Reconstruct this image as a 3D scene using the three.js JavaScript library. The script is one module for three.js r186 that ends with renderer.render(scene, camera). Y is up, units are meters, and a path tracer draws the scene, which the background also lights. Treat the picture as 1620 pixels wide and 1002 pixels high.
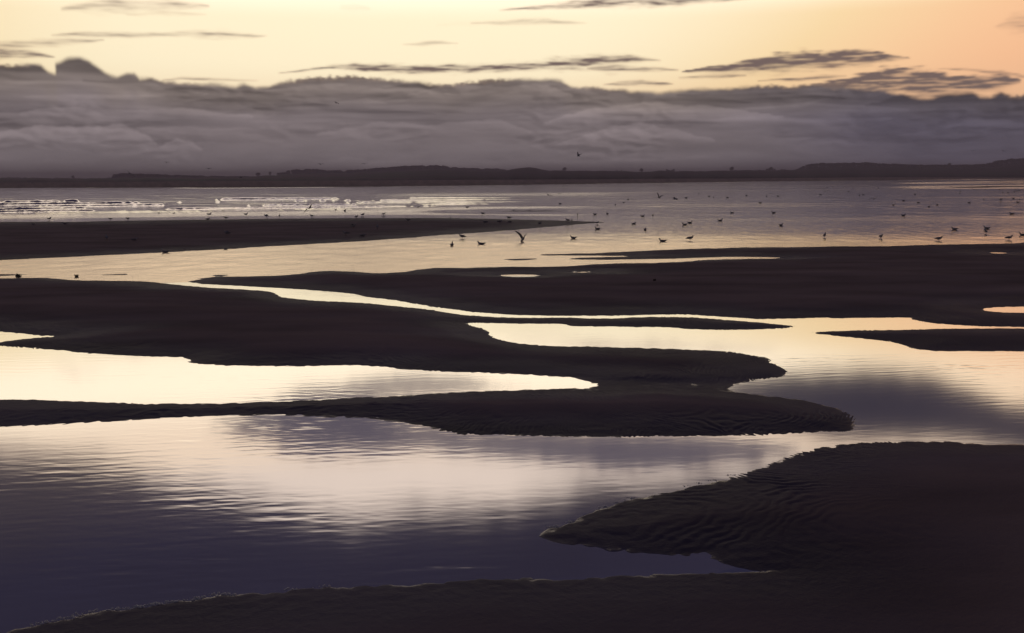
import * as THREE from 'three';
import { mergeGeometries } from 'three/addons/utils/BufferGeometryUtils.js';

// ---------- camera: a person's height above the sand, on a low rise, level to within a third of a degree ----------
const EYE = 3.2;
const scene = new THREE.Scene();
const camera = new THREE.PerspectiveCamera(2 * Math.atan(501 / 1600) * 180 / Math.PI, 1620 / 1002, 0.1, 12000);
camera.position.set(0, EYE, 0);
camera.rotation.order = 'YXZ';
camera.rotation.x = -Math.atan(218.5 / 1600);
camera.rotation.z = -Math.atan(9 / 1620);
const renderer = new THREE.WebGLRenderer({ antialias: true });
renderer.toneMapping = THREE.LinearToneMapping;
renderer.toneMappingExposure = 1;
renderer.shadowMap.enabled = true;

const WATER_EDGES = {
  sea_0: [[-390.26,-512.4],[-268.13,-475.97],[-237.42,-473.56],[-169.31,-448.62],[-105.43,-415.96],[-56.99,-440.19],[0.35,-486.85],[68.16,-575.3],[173.78,-716.97],[308.91,-843.35],[484.88,-964.81],[639.84,-1041.97],[795.14,-956.93],[42.47,-50.72],[30.76,-49.71],[24.7,-48.76],[22.52,-48],[20.01,-47.75],[17.38,-47.07],[15.23,-46.81],[12.54,-46.6],[10.16,-46.36],[8.02,-45.69],[6.21,-45.02],[4.69,-43.97],[3.27,-43.33],[1.9,-43.07],[1.08,-42.59],[1.86,-42.14],[3.17,-42.05],[4.59,-41.8],[4.94,-41.44],[3.87,-41.11],[2.83,-40.92],[2.36,-40.3],[3.01,-39.94],[4.39,-39.97],[6.3,-40.15],[7.88,-40.56],[9.49,-40.9],[10.79,-40.51],[10.74,-40.03],[9.51,-39.93],[7.7,-39.61],[6.57,-38.78],[5.52,-38.26],[4.18,-38.06],[3.09,-37.85],[2.1,-37.08],[1.4,-36.86],[0.01,-36.95],[-1.59,-36.52],[-2.74,-36.6],[-3.36,-35.87],[-3.74,-35.15],[-4.34,-34.71],[-4.8,-34.83],[-5.54,-35.38],[-6.47,-35.63],[-6.97,-35.35],[-7.27,-34.65],[-7.88,-34],[-9.09,-33.74],[-9.92,-33.68],[-10.36,-33.06],[-10.72,-32.25],[-10.89,-31.67],[-11.44,-31.99],[-11.96,-32.32],[-12.83,-32.47],[-13.5,-32.61],[-14.43,-32.86],[-15.15,-33.33],[-15.79,-33.58],[-17.04,-33.54],[-20.24,-33.61],[-27.43,-33.38],[-46.87,-57.37],[-78.34,-102.49]],
  stream_1: [[-11.53,-33.12],[-10.64,-33.28],[-10.13,-32.83],[-10.33,-32.03],[-9.56,-31.21],[-8.5,-30.78],[-7.2,-30.17],[-5.69,-29.23],[-4.45,-28.36],[-3.99,-27.57],[-3.2,-26.81],[-2.08,-25.41],[-1.075,-24.385],[-0.15,-23.771],[0.89,-23.506],[2.219,-23.451],[3.274,-23.595],[4.161,-23.558],[4.96,-23.121],[5.606,-22.777],[6.331,-22.8],[7.232,-22.922],[7.46,-22.294],[6.157,-21.663],[5.484,-22.272],[4.861,-22.652],[4.091,-23.157],[3.226,-23.246],[2.323,-23.015],[1.744,-23.039],[1.318,-23.216],[0.585,-23.192],[-0.295,-23.336],[-1.201,-23.815],[-2.03,-24.786],[-3.06,-25.58],[-3.97,-26.29],[-5.22,-26.76],[-6.35,-27.68],[-6.91,-28.96],[-8.02,-29.69],[-9.12,-30.27],[-10.5,-31.26],[-11.48,-32.09]],
  upper_pond_2: [[4.938,-23.015],[5.544,-22.522],[6.445,-22.692],[7.048,-22.792],[8.23,-22.881],[9.083,-22.846],[9.033,-22.536],[9.18,-22.027],[9.579,-21.664],[10.156,-21.434],[10.899,-21.294],[13.211,-21.115],[13.135,-20.991],[10.818,-21.132],[10.03,-21.162],[9.221,-21.147],[8.103,-21.018],[7.161,-20.982],[6.231,-20.752],[6.322,-20.406],[4.806,-20.546],[4.132,-21.095],[4.945,-21.154],[5.788,-21.304],[6.156,-21.758]],
  bright_pool_3: [[-1.002,-22.328],[-0.424,-22.345],[0.28,-22.228],[1.118,-22.146],[1.282,-21.85],[2.057,-21.725],[3.4,-21.533],[3.766,-21.289],[4.406,-21.129],[5.168,-20.967],[6.141,-20.669],[6.335,-20.448],[6.738,-20.101],[7.304,-19.563],[7.466,-19.176],[7.539,-18.594],[8.032,-18.369],[9.407,-18.324],[10.85,-18.208],[15.995,-16.903],[10.786,-11.263],[7.089,-11.757],[6.132,-11.806],[5.482,-11.878],[5.306,-12.001],[4.836,-11.981],[4.368,-11.961],[3.949,-11.852],[3.595,-11.687],[3.206,-11.364],[2.761,-11.034],[2.537,-11.653],[3.066,-12.294],[3.247,-12.385],[3.907,-12.466],[4.28,-12.506],[4.429,-12.783],[4.569,-13.198],[4.595,-13.454],[4.502,-13.839],[4.189,-14.294],[3.73,-14.649],[3.371,-14.927],[3.297,-15.113],[3.495,-15.49],[3.81,-15.78],[4.326,-16.023],[4.559,-16.391],[4.587,-16.612],[4.509,-17.255],[4.557,-17.751],[4.354,-18.083],[3.984,-18.502],[3.202,-18.738],[1.809,-19.072],[0.847,-19.178],[0.426,-19.342],[-0.128,-19.822],[-0.498,-20.654],[-0.453,-20.998],[-0.641,-21.547]],
  sliver_pool_4: [[-16.18,-24.21],[-12.92,-22.49],[-10.993,-21.477],[-9.916,-20.909],[-9.512,-20.775],[-9.981,-20.49],[-10.302,-20.096],[-10.296,-19.783],[-10.338,-19.67],[-12.001,-18.745],[-14.266,-20.314]],
  side_pool_5: [[-15.23,-20.76],[-10.908,-19.804],[-10.026,-19.546],[-9.133,-19.219],[-7.788,-18.609],[-7.113,-18.384],[-5.989,-18.149],[-5.811,-17.949],[-5.753,-17.694],[-5.537,-17.502],[-4.955,-17.327],[-3.609,-17.203],[-2.971,-17.303],[-2.294,-17.163],[-1.826,-16.858],[-1.17,-16.669],[-0.319,-16.478],[0.511,-16.238],[1.016,-16.065],[1.151,-15.804],[1.33,-15.427],[1.161,-15.264],[0.673,-15.23],[0.09,-15.152],[-0.677,-15.034],[-1.429,-14.873],[-1.976,-14.71],[-2.52,-14.593],[-3.055,-14.479],[-3.766,-14.37],[-4.664,-14.31],[-5.602,-14.375],[-6.398,-14.521],[-7.095,-14.625],[-7.59,-14.68],[-9.068,-14.806],[-11.255,-15.223]],
  front_pool_6: [[-10.322,-12.277],[-7.835,-12.728],[-6.733,-12.971],[-5.971,-13.125],[-5.191,-13.284],[-4.404,-13.483],[-3.74,-13.579],[-3.216,-13.566],[-2.679,-13.479],[-2.149,-13.393],[-1.608,-13.165],[-1.251,-12.948],[-0.899,-12.638],[-0.566,-12.437],[-0.247,-12.399],[0.388,-12.353],[1.096,-12.306],[1.962,-12.287],[2.752,-12.301],[3.33,-12.399],[4.15,-12.476],[4.631,-12.26],[4.368,-11.961],[3.949,-11.852],[3.595,-11.687],[3.206,-11.364],[2.993,-11.106],[2.546,-10.718],[2.054,-10.312],[1.615,-10.059],[1.192,-9.778],[0.852,-9.511],[0.524,-9.15],[0.338,-8.946],[0.217,-8.782],[0.304,-8.652],[0.598,-8.507],[0.812,-8.428],[1.075,-8.334],[1.337,-8.272],[1.547,-8.239],[1.625,-8.311],[1.68,-8.209],[1.825,-8.037],[1.963,-7.953],[2.058,-7.918],[1.95,-7.9],[1.585,-7.878],[0.961,-7.834],[0.446,-7.776],[-0.063,-7.771],[-0.567,-7.714],[-1.066,-7.67],[-1.364,-7.649],[-1.655,-7.603],[-1.94,-7.546],[-2.221,-7.489],[-2.49,-7.41],[-2.75,-7.32],[-3,-7.222],[-3.234,-7.104],[-3.456,-6.978],[-3.59,-6.877],[-3.785,-6.729],[-4.239,-6.32],[-5.235,-6]],
  round_pond_7: [[11.4,-24.21],[11.85,-24.57],[12.59,-24.66],[14.16,-24.69],[15.15,-24.28],[13.51,-23.54],[12.06,-23.6],[11.65,-23.67],[11.38,-23.91]],
  tide_puddle_8: [[-0.56,-33.53],[-0.2,-33.73],[0.43,-33.78],[0.89,-33.49],[0.67,-33.19],[0.05,-33.14]],
  tide_puddle_9: [[2.07,-34.63],[2.51,-34.75],[2.79,-34.61],[2.43,-34.47]],
  tide_puddle_10: [[19.64,-42.27],[20.44,-42.39],[21.12,-42.27],[20.43,-42.1]],
};
const TROUGHS = [[0.876,-15.392,1.458,-15.328],[1.458,-15.328,2.423,-15.254],[2.423,-15.254,3.518,-15.154]];   // wet gutters between two bars
const BAR_EDGES = {
  sandbar_0: [[-62.35,-81.48],[-45.56,-80.49],[-40.83,-81.05],[-35.7,-80.85],[-31.17,-82.2],[-21.48,-84.33],[-13.17,-84.9],[-5.71,-84.1],[-2,-81.98],[1.03,-79.66],[3.44,-78],[5.7,-75.74],[7.07,-74.23],[5.15,-71.36],[2.56,-67.44],[0.03,-63.16],[-3.97,-58.24],[-7.02,-53.7],[-9.82,-50.81],[-12.39,-48.43],[-14.67,-46.06],[-16.88,-44.29],[-18.93,-42.65],[-21,-41.45],[-23.58,-40.52],[-29.49,-38.29]],
  shoal_1: [[-0.24,-40.29],[0.39,-40.63],[1.03,-40.53],[0.76,-39.91],[0.14,-39.7]],
  shoal_2: [[-18.75,-35.19],[-17.79,-35.04],[-16.73,-34.89],[-16.88,-34.53],[-17.43,-34.33],[-18.32,-34.38]],
  shoal_3: [[-14.33,-34.65],[-13.44,-34.88],[-13.24,-34.63],[-13.8,-34.39]],
  shoal_4: [[-10.3,-34.23],[-10.02,-34.4],[-9.67,-34.29],[-9.77,-33.89],[-10.09,-33.91]],
  surf_bar_5: [[-1.82,-100.76],[0.69,-101.91],[3.86,-101.76],[5.95,-99.8],[3.12,-98.38],[0.06,-98.52]],
  shore_bar_6: [[122.98,-295.47],[149.11,-320.13],[186.32,-337.19],[168.83,-305.5],[141.23,-287.84],[124.55,-274.66]],
  shore_bar_7: [[174.8,-461.43],[228.6,-518.64],[357.65,-647.64],[292.27,-529.18],[215.27,-462.34]],
};
const BANK_TOP = [[-32.8,5.69],[-29.51,5.4],[-26.22,5.73],[-24.79,5.91],[-24.39,5.86],[-24.09,5.57],[-23.72,5.49],[-23.69,6.05],[-23.2,6.28],[-22.58,6.34],[-22.14,6.2],[-21.85,5.96],[-21.42,5.6],[-20.83,5.39],[-20.35,5.63],[-19.98,5.64],[-19.75,5.33],[-19.13,5.38],[-18.45,5.17],[-17.25,5.13],[-15.8,5.16],[-14.93,5.05],[-14.49,5.25],[-13.88,5.03],[-13.18,5.11],[-12.68,5.25],[-11.67,5.4],[-10.65,5.51],[-9.12,5.6],[-7.24,5.51],[-5.51,5.42],[-3.78,5.19],[-3.25,5.15],[-2.38,5.32],[-0.98,5.45],[1.47,5.57],[2.8,5.49],[3.33,5.12],[4.27,5],[5.31,4.92],[7.05,4.8],[8.43,4.74],[9.79,4.88],[11.82,4.87],[13.49,4.93],[15.13,4.82],[16.75,4.87],[18.03,4.7],[19.92,4.54],[21.62,4.1],[22.23,4.08],[22.96,4.3],[24.14,4.29],[24.5,4.06],[24.97,4.01],[25.39,4.18],[25.88,4],[27.01,3.96],[29.95,4.42],[34.96,3.87]];   // degrees round from straight ahead, degrees up
const STREAKS = [   // kind, strength, then points: degrees round, degrees up, half thickness in degrees
  ['veil', 0.5, [[-23.33,8.54,0.072],[-21.69,8.78,0.286],[-19.87,8.9,0.322],[-18.01,9.05,0.286],[-16.11,9.01,0.072]]],
  ['veil', 0.3, [[-20.2,8.39,0.036],[-18.34,8.57,0.107],[-16.29,8.59,0.036]]],
  ['streak', 0.55, [[-27.83,6.49,0.072],[-25.6,6.72,0.143],[-23.57,6.91,0.179],[-21.34,7.13,0.036]]],
  ['streak', 0.55, [[-23.84,7.23,0.036],[-22.07,7.38,0.143],[-20.26,7.4,0.125],[-18.71,7.49,0.09],[-17.13,7.58,0.143],[-15.53,7.6,0.179],[-13.91,7.58,0.107],[-13.08,7.64,0.018]]],
  ['streak', 0.75, [[-29.99,6.02,0.215],[-27.3,6.22,0.322],[-25.62,6.33,0.251],[-24.48,6.26,0.143],[-23.76,6.2,0.036]]],
  ['streak', 0.6, [[-18.67,5.2,0.036],[-17.56,5.32,0.09],[-15.96,5.29,0.072],[-13.67,5.27,0.025]]],
  ['streak', 0.85, [[-12.66,5.68,0.025],[-9.96,6.05,0.09],[-8.6,6.1,0.179],[-6.54,5.99,0.215],[-4.11,5.96,0.215],[-1.67,6.03,0.197],[0.78,6.09,0.215],[2.87,6.24,0.322],[4.96,6.38,0.286],[6.69,6.45,0.179],[8.23,6.32,0.036]]],
  ['streak', 0.7, [[4.26,5.98,0.036],[5.48,5.9,0.215],[7.04,5.91,0.143],[9.26,5.8,0.029]]],
  ['streak', 0.7, [[5.14,5.09,0.025],[6.35,5.14,0.143],[7.22,5.2,0.161],[8.25,5.08,0.107],[8.93,5.1,0.018]]],
  ['cloud', 0.95, [[9.44,5.73,0.025],[11.13,5.85,0.125],[12.8,5.97,0.215],[14.44,6.15,0.322],[15.74,6.24,0.322],[17.34,6.21,0.286],[18.92,6.27,0.269],[19.85,6.17,0.143],[21.08,6.02,0.025]]],
  ['veil', 0.35, [[16.4,5.89,0.036],[17.36,5.79,0.143],[18.93,6.02,0.072]]],
  ['streak', 0.65, [[9.27,5.39,0.054],[11.14,5.42,0.125],[12.81,5.44,0.036]]],
  ['streak', 0.7, [[13.48,5.13,0.029],[15.12,5.15,0.09],[16.74,5.19,0.125],[18.01,5.25,0.036]]],
  ['streak', 0.8, [[-0.6,9.09,0.025],[1.83,9.24,0.107],[4.59,9.39,0.215],[6.99,9.47,0.286],[9.37,9.37,0.179],[11.71,9.45,0.125],[14.99,9.4,0.025]]],
  ['veil', 0.45, [[-2.17,8.43,0.036],[-0.26,8.43,0.125],[1.83,8.48,0.161],[4.25,8.35,0.029]]],
  ['veil', 0.42, [[-5.96,7.26,0.021],[-4.78,7.33,0.107],[-3.74,7.4,0.09],[-2.91,7.34,0.025]]],
  ['veil', 0.42, [[24.99,7.31,0.036],[25.69,7.44,0.358],[26.8,7.52,0.573],[28.96,7.59,0.286],[30.78,7.56,0.036]]],
  ['veil', 0.12, [[-4.08,8.3,0.036],[-1.65,8.43,0.143]]],
  ['veil', 0.2, [[-9.19,9.18,0.107],[-8.51,9.16,0.179],[-7.67,9.11,0.072]]],
  ['cloud', 0.95, [[15.79,4.67,0.107],[18.03,4.89,0.286],[19.58,5.13,0.43],[20.82,5.02,0.501],[22.34,4.77,0.466],[23.83,4.67,0.286],[25.27,4.77,0.251],[26.27,4.69,0.072]]],
  ['streak', 0.6, [[22.31,5.46,0.021],[23.8,5.33,0.072],[25.54,5.06,0.107],[26.96,4.75,0.036]]],
  ['high', 1, [[-17.45,13.3,0.018],[-14.74,13.36,0.788],[-11.61,13.68,1.576],[-8.41,13.83,1.504],[-5.53,14.35,0.788],[-2.61,14.8,0.716],[1.8,15.01,0.931],[5.46,15.25,1.146],[9.08,15.22,1.003],[12.63,15,0.716],[16.43,14.78,0.014]]],
  ['high', 0.9, [[-13.82,12.1,0.018],[-10.5,11.99,0.501],[-7.64,11.6,0.645],[-4.75,11.54,0.609],[-1.85,11.66,0.286],[1.07,11.61,0.036]]],
  ['deep', 1, [[10.44,11.61,0.018],[14.63,12.07,1.432],[17.35,12.27,2.005],[19.97,12.1,2.149],[22.52,12.05,1.934],[24.7,12.26,1.504],[26.51,12.6,1.218],[29.69,12.83,1.289],[33.7,12.63,0.716]]],
  ['high', 0.6, [[-32.96,12.39,0.358],[-29.21,13.14,0.43],[-26.93,13.56,0.286],[-24.84,13.67,0.107]]],
  ['high', 0.5, [[-24.88,9.51,0.072],[-23.69,9.86,0.215],[-22.13,9.85,0.072]]],
];
const BANK_LAYERS = [   // lit and shaded folds of the bank
  ['lens', 0.2, [[-29.03,4.71,0.072],[-26.29,4.78,0.179],[-22.81,4.99,0.286],[-18.85,4.74,0.251],[-16.32,4.5,0.072]]],
  ['lens', 0.12, [[-25.19,4.2,0.036],[-22.25,4.31,0.143],[-18.55,4.43,0.036]]],
  ['lens', -0.22, [[-27.91,5.35,0.215],[-26.24,5.48,0.286],[-24.53,5.58,0.251],[-23.66,5.46,0.107]]],
  ['lens', -0.16, [[-23.81,5.89,0.215],[-22.9,5.92,0.43],[-21.88,5.58,0.286],[-20.68,5.24,0.179],[-19.14,5.19,0.072]]],
  ['lens', -0.2, [[-22.5,5.09,0.072],[-20.39,4.9,0.179],[-18.54,4.75,0.143],[-16.32,4.47,0.036]]],
  ['heap', 0.22, [[-27.57,2.33,0.107],[-26.45,2.28,0.179],[-24.72,2.53,0.286],[-22.96,2.39,0.322],[-20.83,2.51,0.43],[-19.45,2.1,0.251],[-19.06,1.81,0.036]]],
  ['heap', 0.2, [[-18.87,1.77,0.036],[-18.04,1.98,0.215],[-17.3,1.88,0.179],[-16.77,1.65,0.036]]],
  ['heap', 0.14, [[-25.53,3.35,0.072],[-23.78,3.52,0.215],[-21.4,3.37,0.215],[-17.32,3.57,0.215],[-14.08,3.34,0.072]]],
  ['lens', -0.16, [[-18.53,4.81,0.036],[-16.31,4.73,0.179],[-14.02,4.64,0.179],[-12.37,4.56,0.036]]],
  ['lens', -0.14, [[-17.3,4.16,0.036],[-14.7,4.26,0.215],[-11.71,4.16,0.143],[-10.02,4.04,0.036]]],
  ['lens', 0.17, [[-13.36,4.78,0.036],[-9.99,5.02,0.215],[-5.87,4.91,0.215],[-2.91,4.57,0.036]]],
  ['lens', -0.16, [[-13.85,4.94,0.036],[-12.35,5.16,0.179],[-9.98,5.39,0.179],[-7.24,5.44,0.072]]],
  ['lens', -0.15, [[-14.06,3.84,0.036],[-10.02,3.97,0.251],[-7.28,3.68,0.215],[-4.15,3.58,0.036]]],
  ['lens', -0.18, [[-7.08,4.94,0.036],[-5.17,5.12,0.215],[-3.26,4.98,0.072]]],
  ['heap', 0.16, [[-5.7,4.54,0.036],[-3.08,4.91,0.358],[-0.28,4.6,0.43],[1.82,4.89,0.322],[3.4,4.5,0.072]]],
  ['lens', 0.13, [[-9.5,4.21,0.036],[-7.96,4.32,0.143],[-6.86,4.13,0.036]]],
  ['lens', -0.1, [[-2.38,5.15,0.072],[-0.28,5.28,0.215],[2.17,5.33,0.215],[3.22,5.05,0.072]]],
  ['heap', 0.2, [[1.82,3.07,0.036],[4.28,3.47,0.286],[7.41,3.77,0.358],[10.84,3.58,0.286],[14.86,3.17,0.072]]],
  ['lens', -0.16, [[2.87,4.03,0.036],[5.32,4.21,0.215],[9.46,4.21,0.215],[13.18,4.04,0.036]]],
  ['heap', 0.17, [[2.52,1.89,0.036],[5.16,2.39,0.286],[7.07,2.65,0.358],[8.81,2.39,0.286],[11.21,1.95,0.072]]],
  ['heap', 0.12, [[-10.75,2.41,0.036],[-7.3,2.89,0.286],[-4.52,2.69,0.286],[-1,3.02,0.286],[1.12,2.59,0.072]]],
  ['lens', -0.2, [[9.12,4.49,0.072],[12.17,4.3,0.286],[14.82,4.37,0.251],[18.06,4.08,0.036]]],
  ['lens', 0.17, [[9.82,3.09,0.036],[12.87,3.14,0.179],[16.82,2.93,0.179],[20.29,3.01,0.036]]],
  ['lens', 0.14, [[12.85,3.68,0.036],[16.14,3.8,0.179],[19.34,3.59,0.143],[21.2,3.41,0.036]]],
  ['heap', -0.16, [[19.02,3.66,0.072],[21.78,3.9,0.43],[24.17,3.76,0.573],[27.04,3.47,0.716],[30.29,3.22,0.358]]],
  ['lens', 0.12, [[20.64,2.13,0.036],[23.65,2.32,0.215],[25.99,2.14,0.179],[28.76,2.25,0.036]]],
];
const DECK_EDGE = [[-60,15.5],[-40,16.2],[-37.84,11.65],[-30.31,12.81],[-27.5,13.36],[-24.56,14.09],[-21.48,15.08],[-18.26,16.2],[-14.9,17.3],[-11.41,18.17],[-7.81,18.37],[-4.13,18.3],[-0.43,17.94],[1.79,17.39],[4.01,16.88],[6.94,16.96],[10.54,16.62],[14.05,15.88],[17,15.2],[24,14.9],[32,14.5],[45,15],[60,14.5]];
const RIDGE = [[-37.92,11.9],[-31.98,10.2],[-26.59,9.8],[-24.87,8.8],[-23.09,8.4],[-21.42,8],[-21.11,10],[-17.48,9.3],[-14.2,10],[-12.86,14],[-10.82,16.5],[-8.75,17.6],[-6.66,21.5],[-4.55,24],[-3.14,22.3],[-1.73,19.8],[-0.31,21.7],[0.22,24.5],[0.93,28],[1.46,26.4],[2.17,20.3],[5,18.9],[7.1,16.9],[10.22,17.5],[12.26,17.7],[14.28,17.8],[15.67,18.1],[16.58,21.3],[18.51,22],[21.33,21],[23.15,19],[24.93,21],[26.64,26.9],[28.86,29.7],[34.02,20.8],[38.63,11.6]];   // degrees round, height in metres of the crest 2.4 km away
const WOODS = {
  plantation0: [2100, [[-21.33,9.2],[-21.23,15.2],[-20.95,16.4],[-19.39,14.9],[-17.48,12.2],[-15.52,10.6],[-14.13,10.4]]],
  ridge_wood0: [2380, [[-12.85,18.2],[-12.34,23.8],[-11.83,26.6],[-10.81,26.4],[-10.12,23.5],[-8.74,24.7],[-7.35,28.7],[-5.95,32.8],[-4.55,34],[-3.84,33.2],[-3.14,29.4],[-2.08,27],[-0.66,26],[-0.31,23]]],
  pine_wood0: [2300, [[15.66,19.5],[16.08,27.5],[16.57,31.3],[17.86,30.8],[19.14,31.7],[19.61,30.1],[21.32,26.8],[23.15,25.4],[24.33,25.6],[24.92,26.6],[25.49,32.7],[26.06,35.6],[27.19,36.9],[29.39,33.2],[31.5,26]]],
  hedgerow0: [2350, [[5.35,18.5],[5.77,20.5],[6.22,21.1],[6.47,18.9]]],
  hedgerow1: [2300, [[13.44,19.5],[14.11,21.3],[14.94,19.7],[15.66,19.5]]],
  hedgerow2: [2350, [[8.56,19.1],[8.7,23.3],[9.25,22.4],[9.39,18.9]]],
  hedgerow3: [2300, [[-31.97,12.9],[-28.26,13.5],[-26.02,11.5],[-24.87,10.4],[-23.39,9.8],[-22.18,9.9],[-21.33,9.8]]],
};
const TREES = [
  [-535.5, -2267.6, 20.5, 5.8, 'thin upright tree on the skyline at the west end of the long wooded ridge'],
  [-560.7, -2261.5, 18.8, 10.2, 'broad low tree standing just west of the thin upright skyline tree'],
  [123.9, -2376.8, 27.3, 9.7, 'round-headed lone tree on the skyline beside the smooth bare hill'],
  [301.2, -2360.9, 24.0, 10.4, 'spreading lone tree between the low bush row and the square copse'],
  [496.2, -2297.0, 25.4, 9.5, 'lone tree on the skyline on the west side of the pine wood'],
  [567.0, -2229.0, 24.0, 10.1, 'bushy tree close beside the west end of the pine wood'],
  [-907.3, -2113.5, 14.0, 5.8, 'small tree standing above the low hedge on the flat west shore'],
  [891.5, -2076.7, 28.2, 8.5, 'taller tree top poking out of the pine wood in the east'],
];
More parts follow.
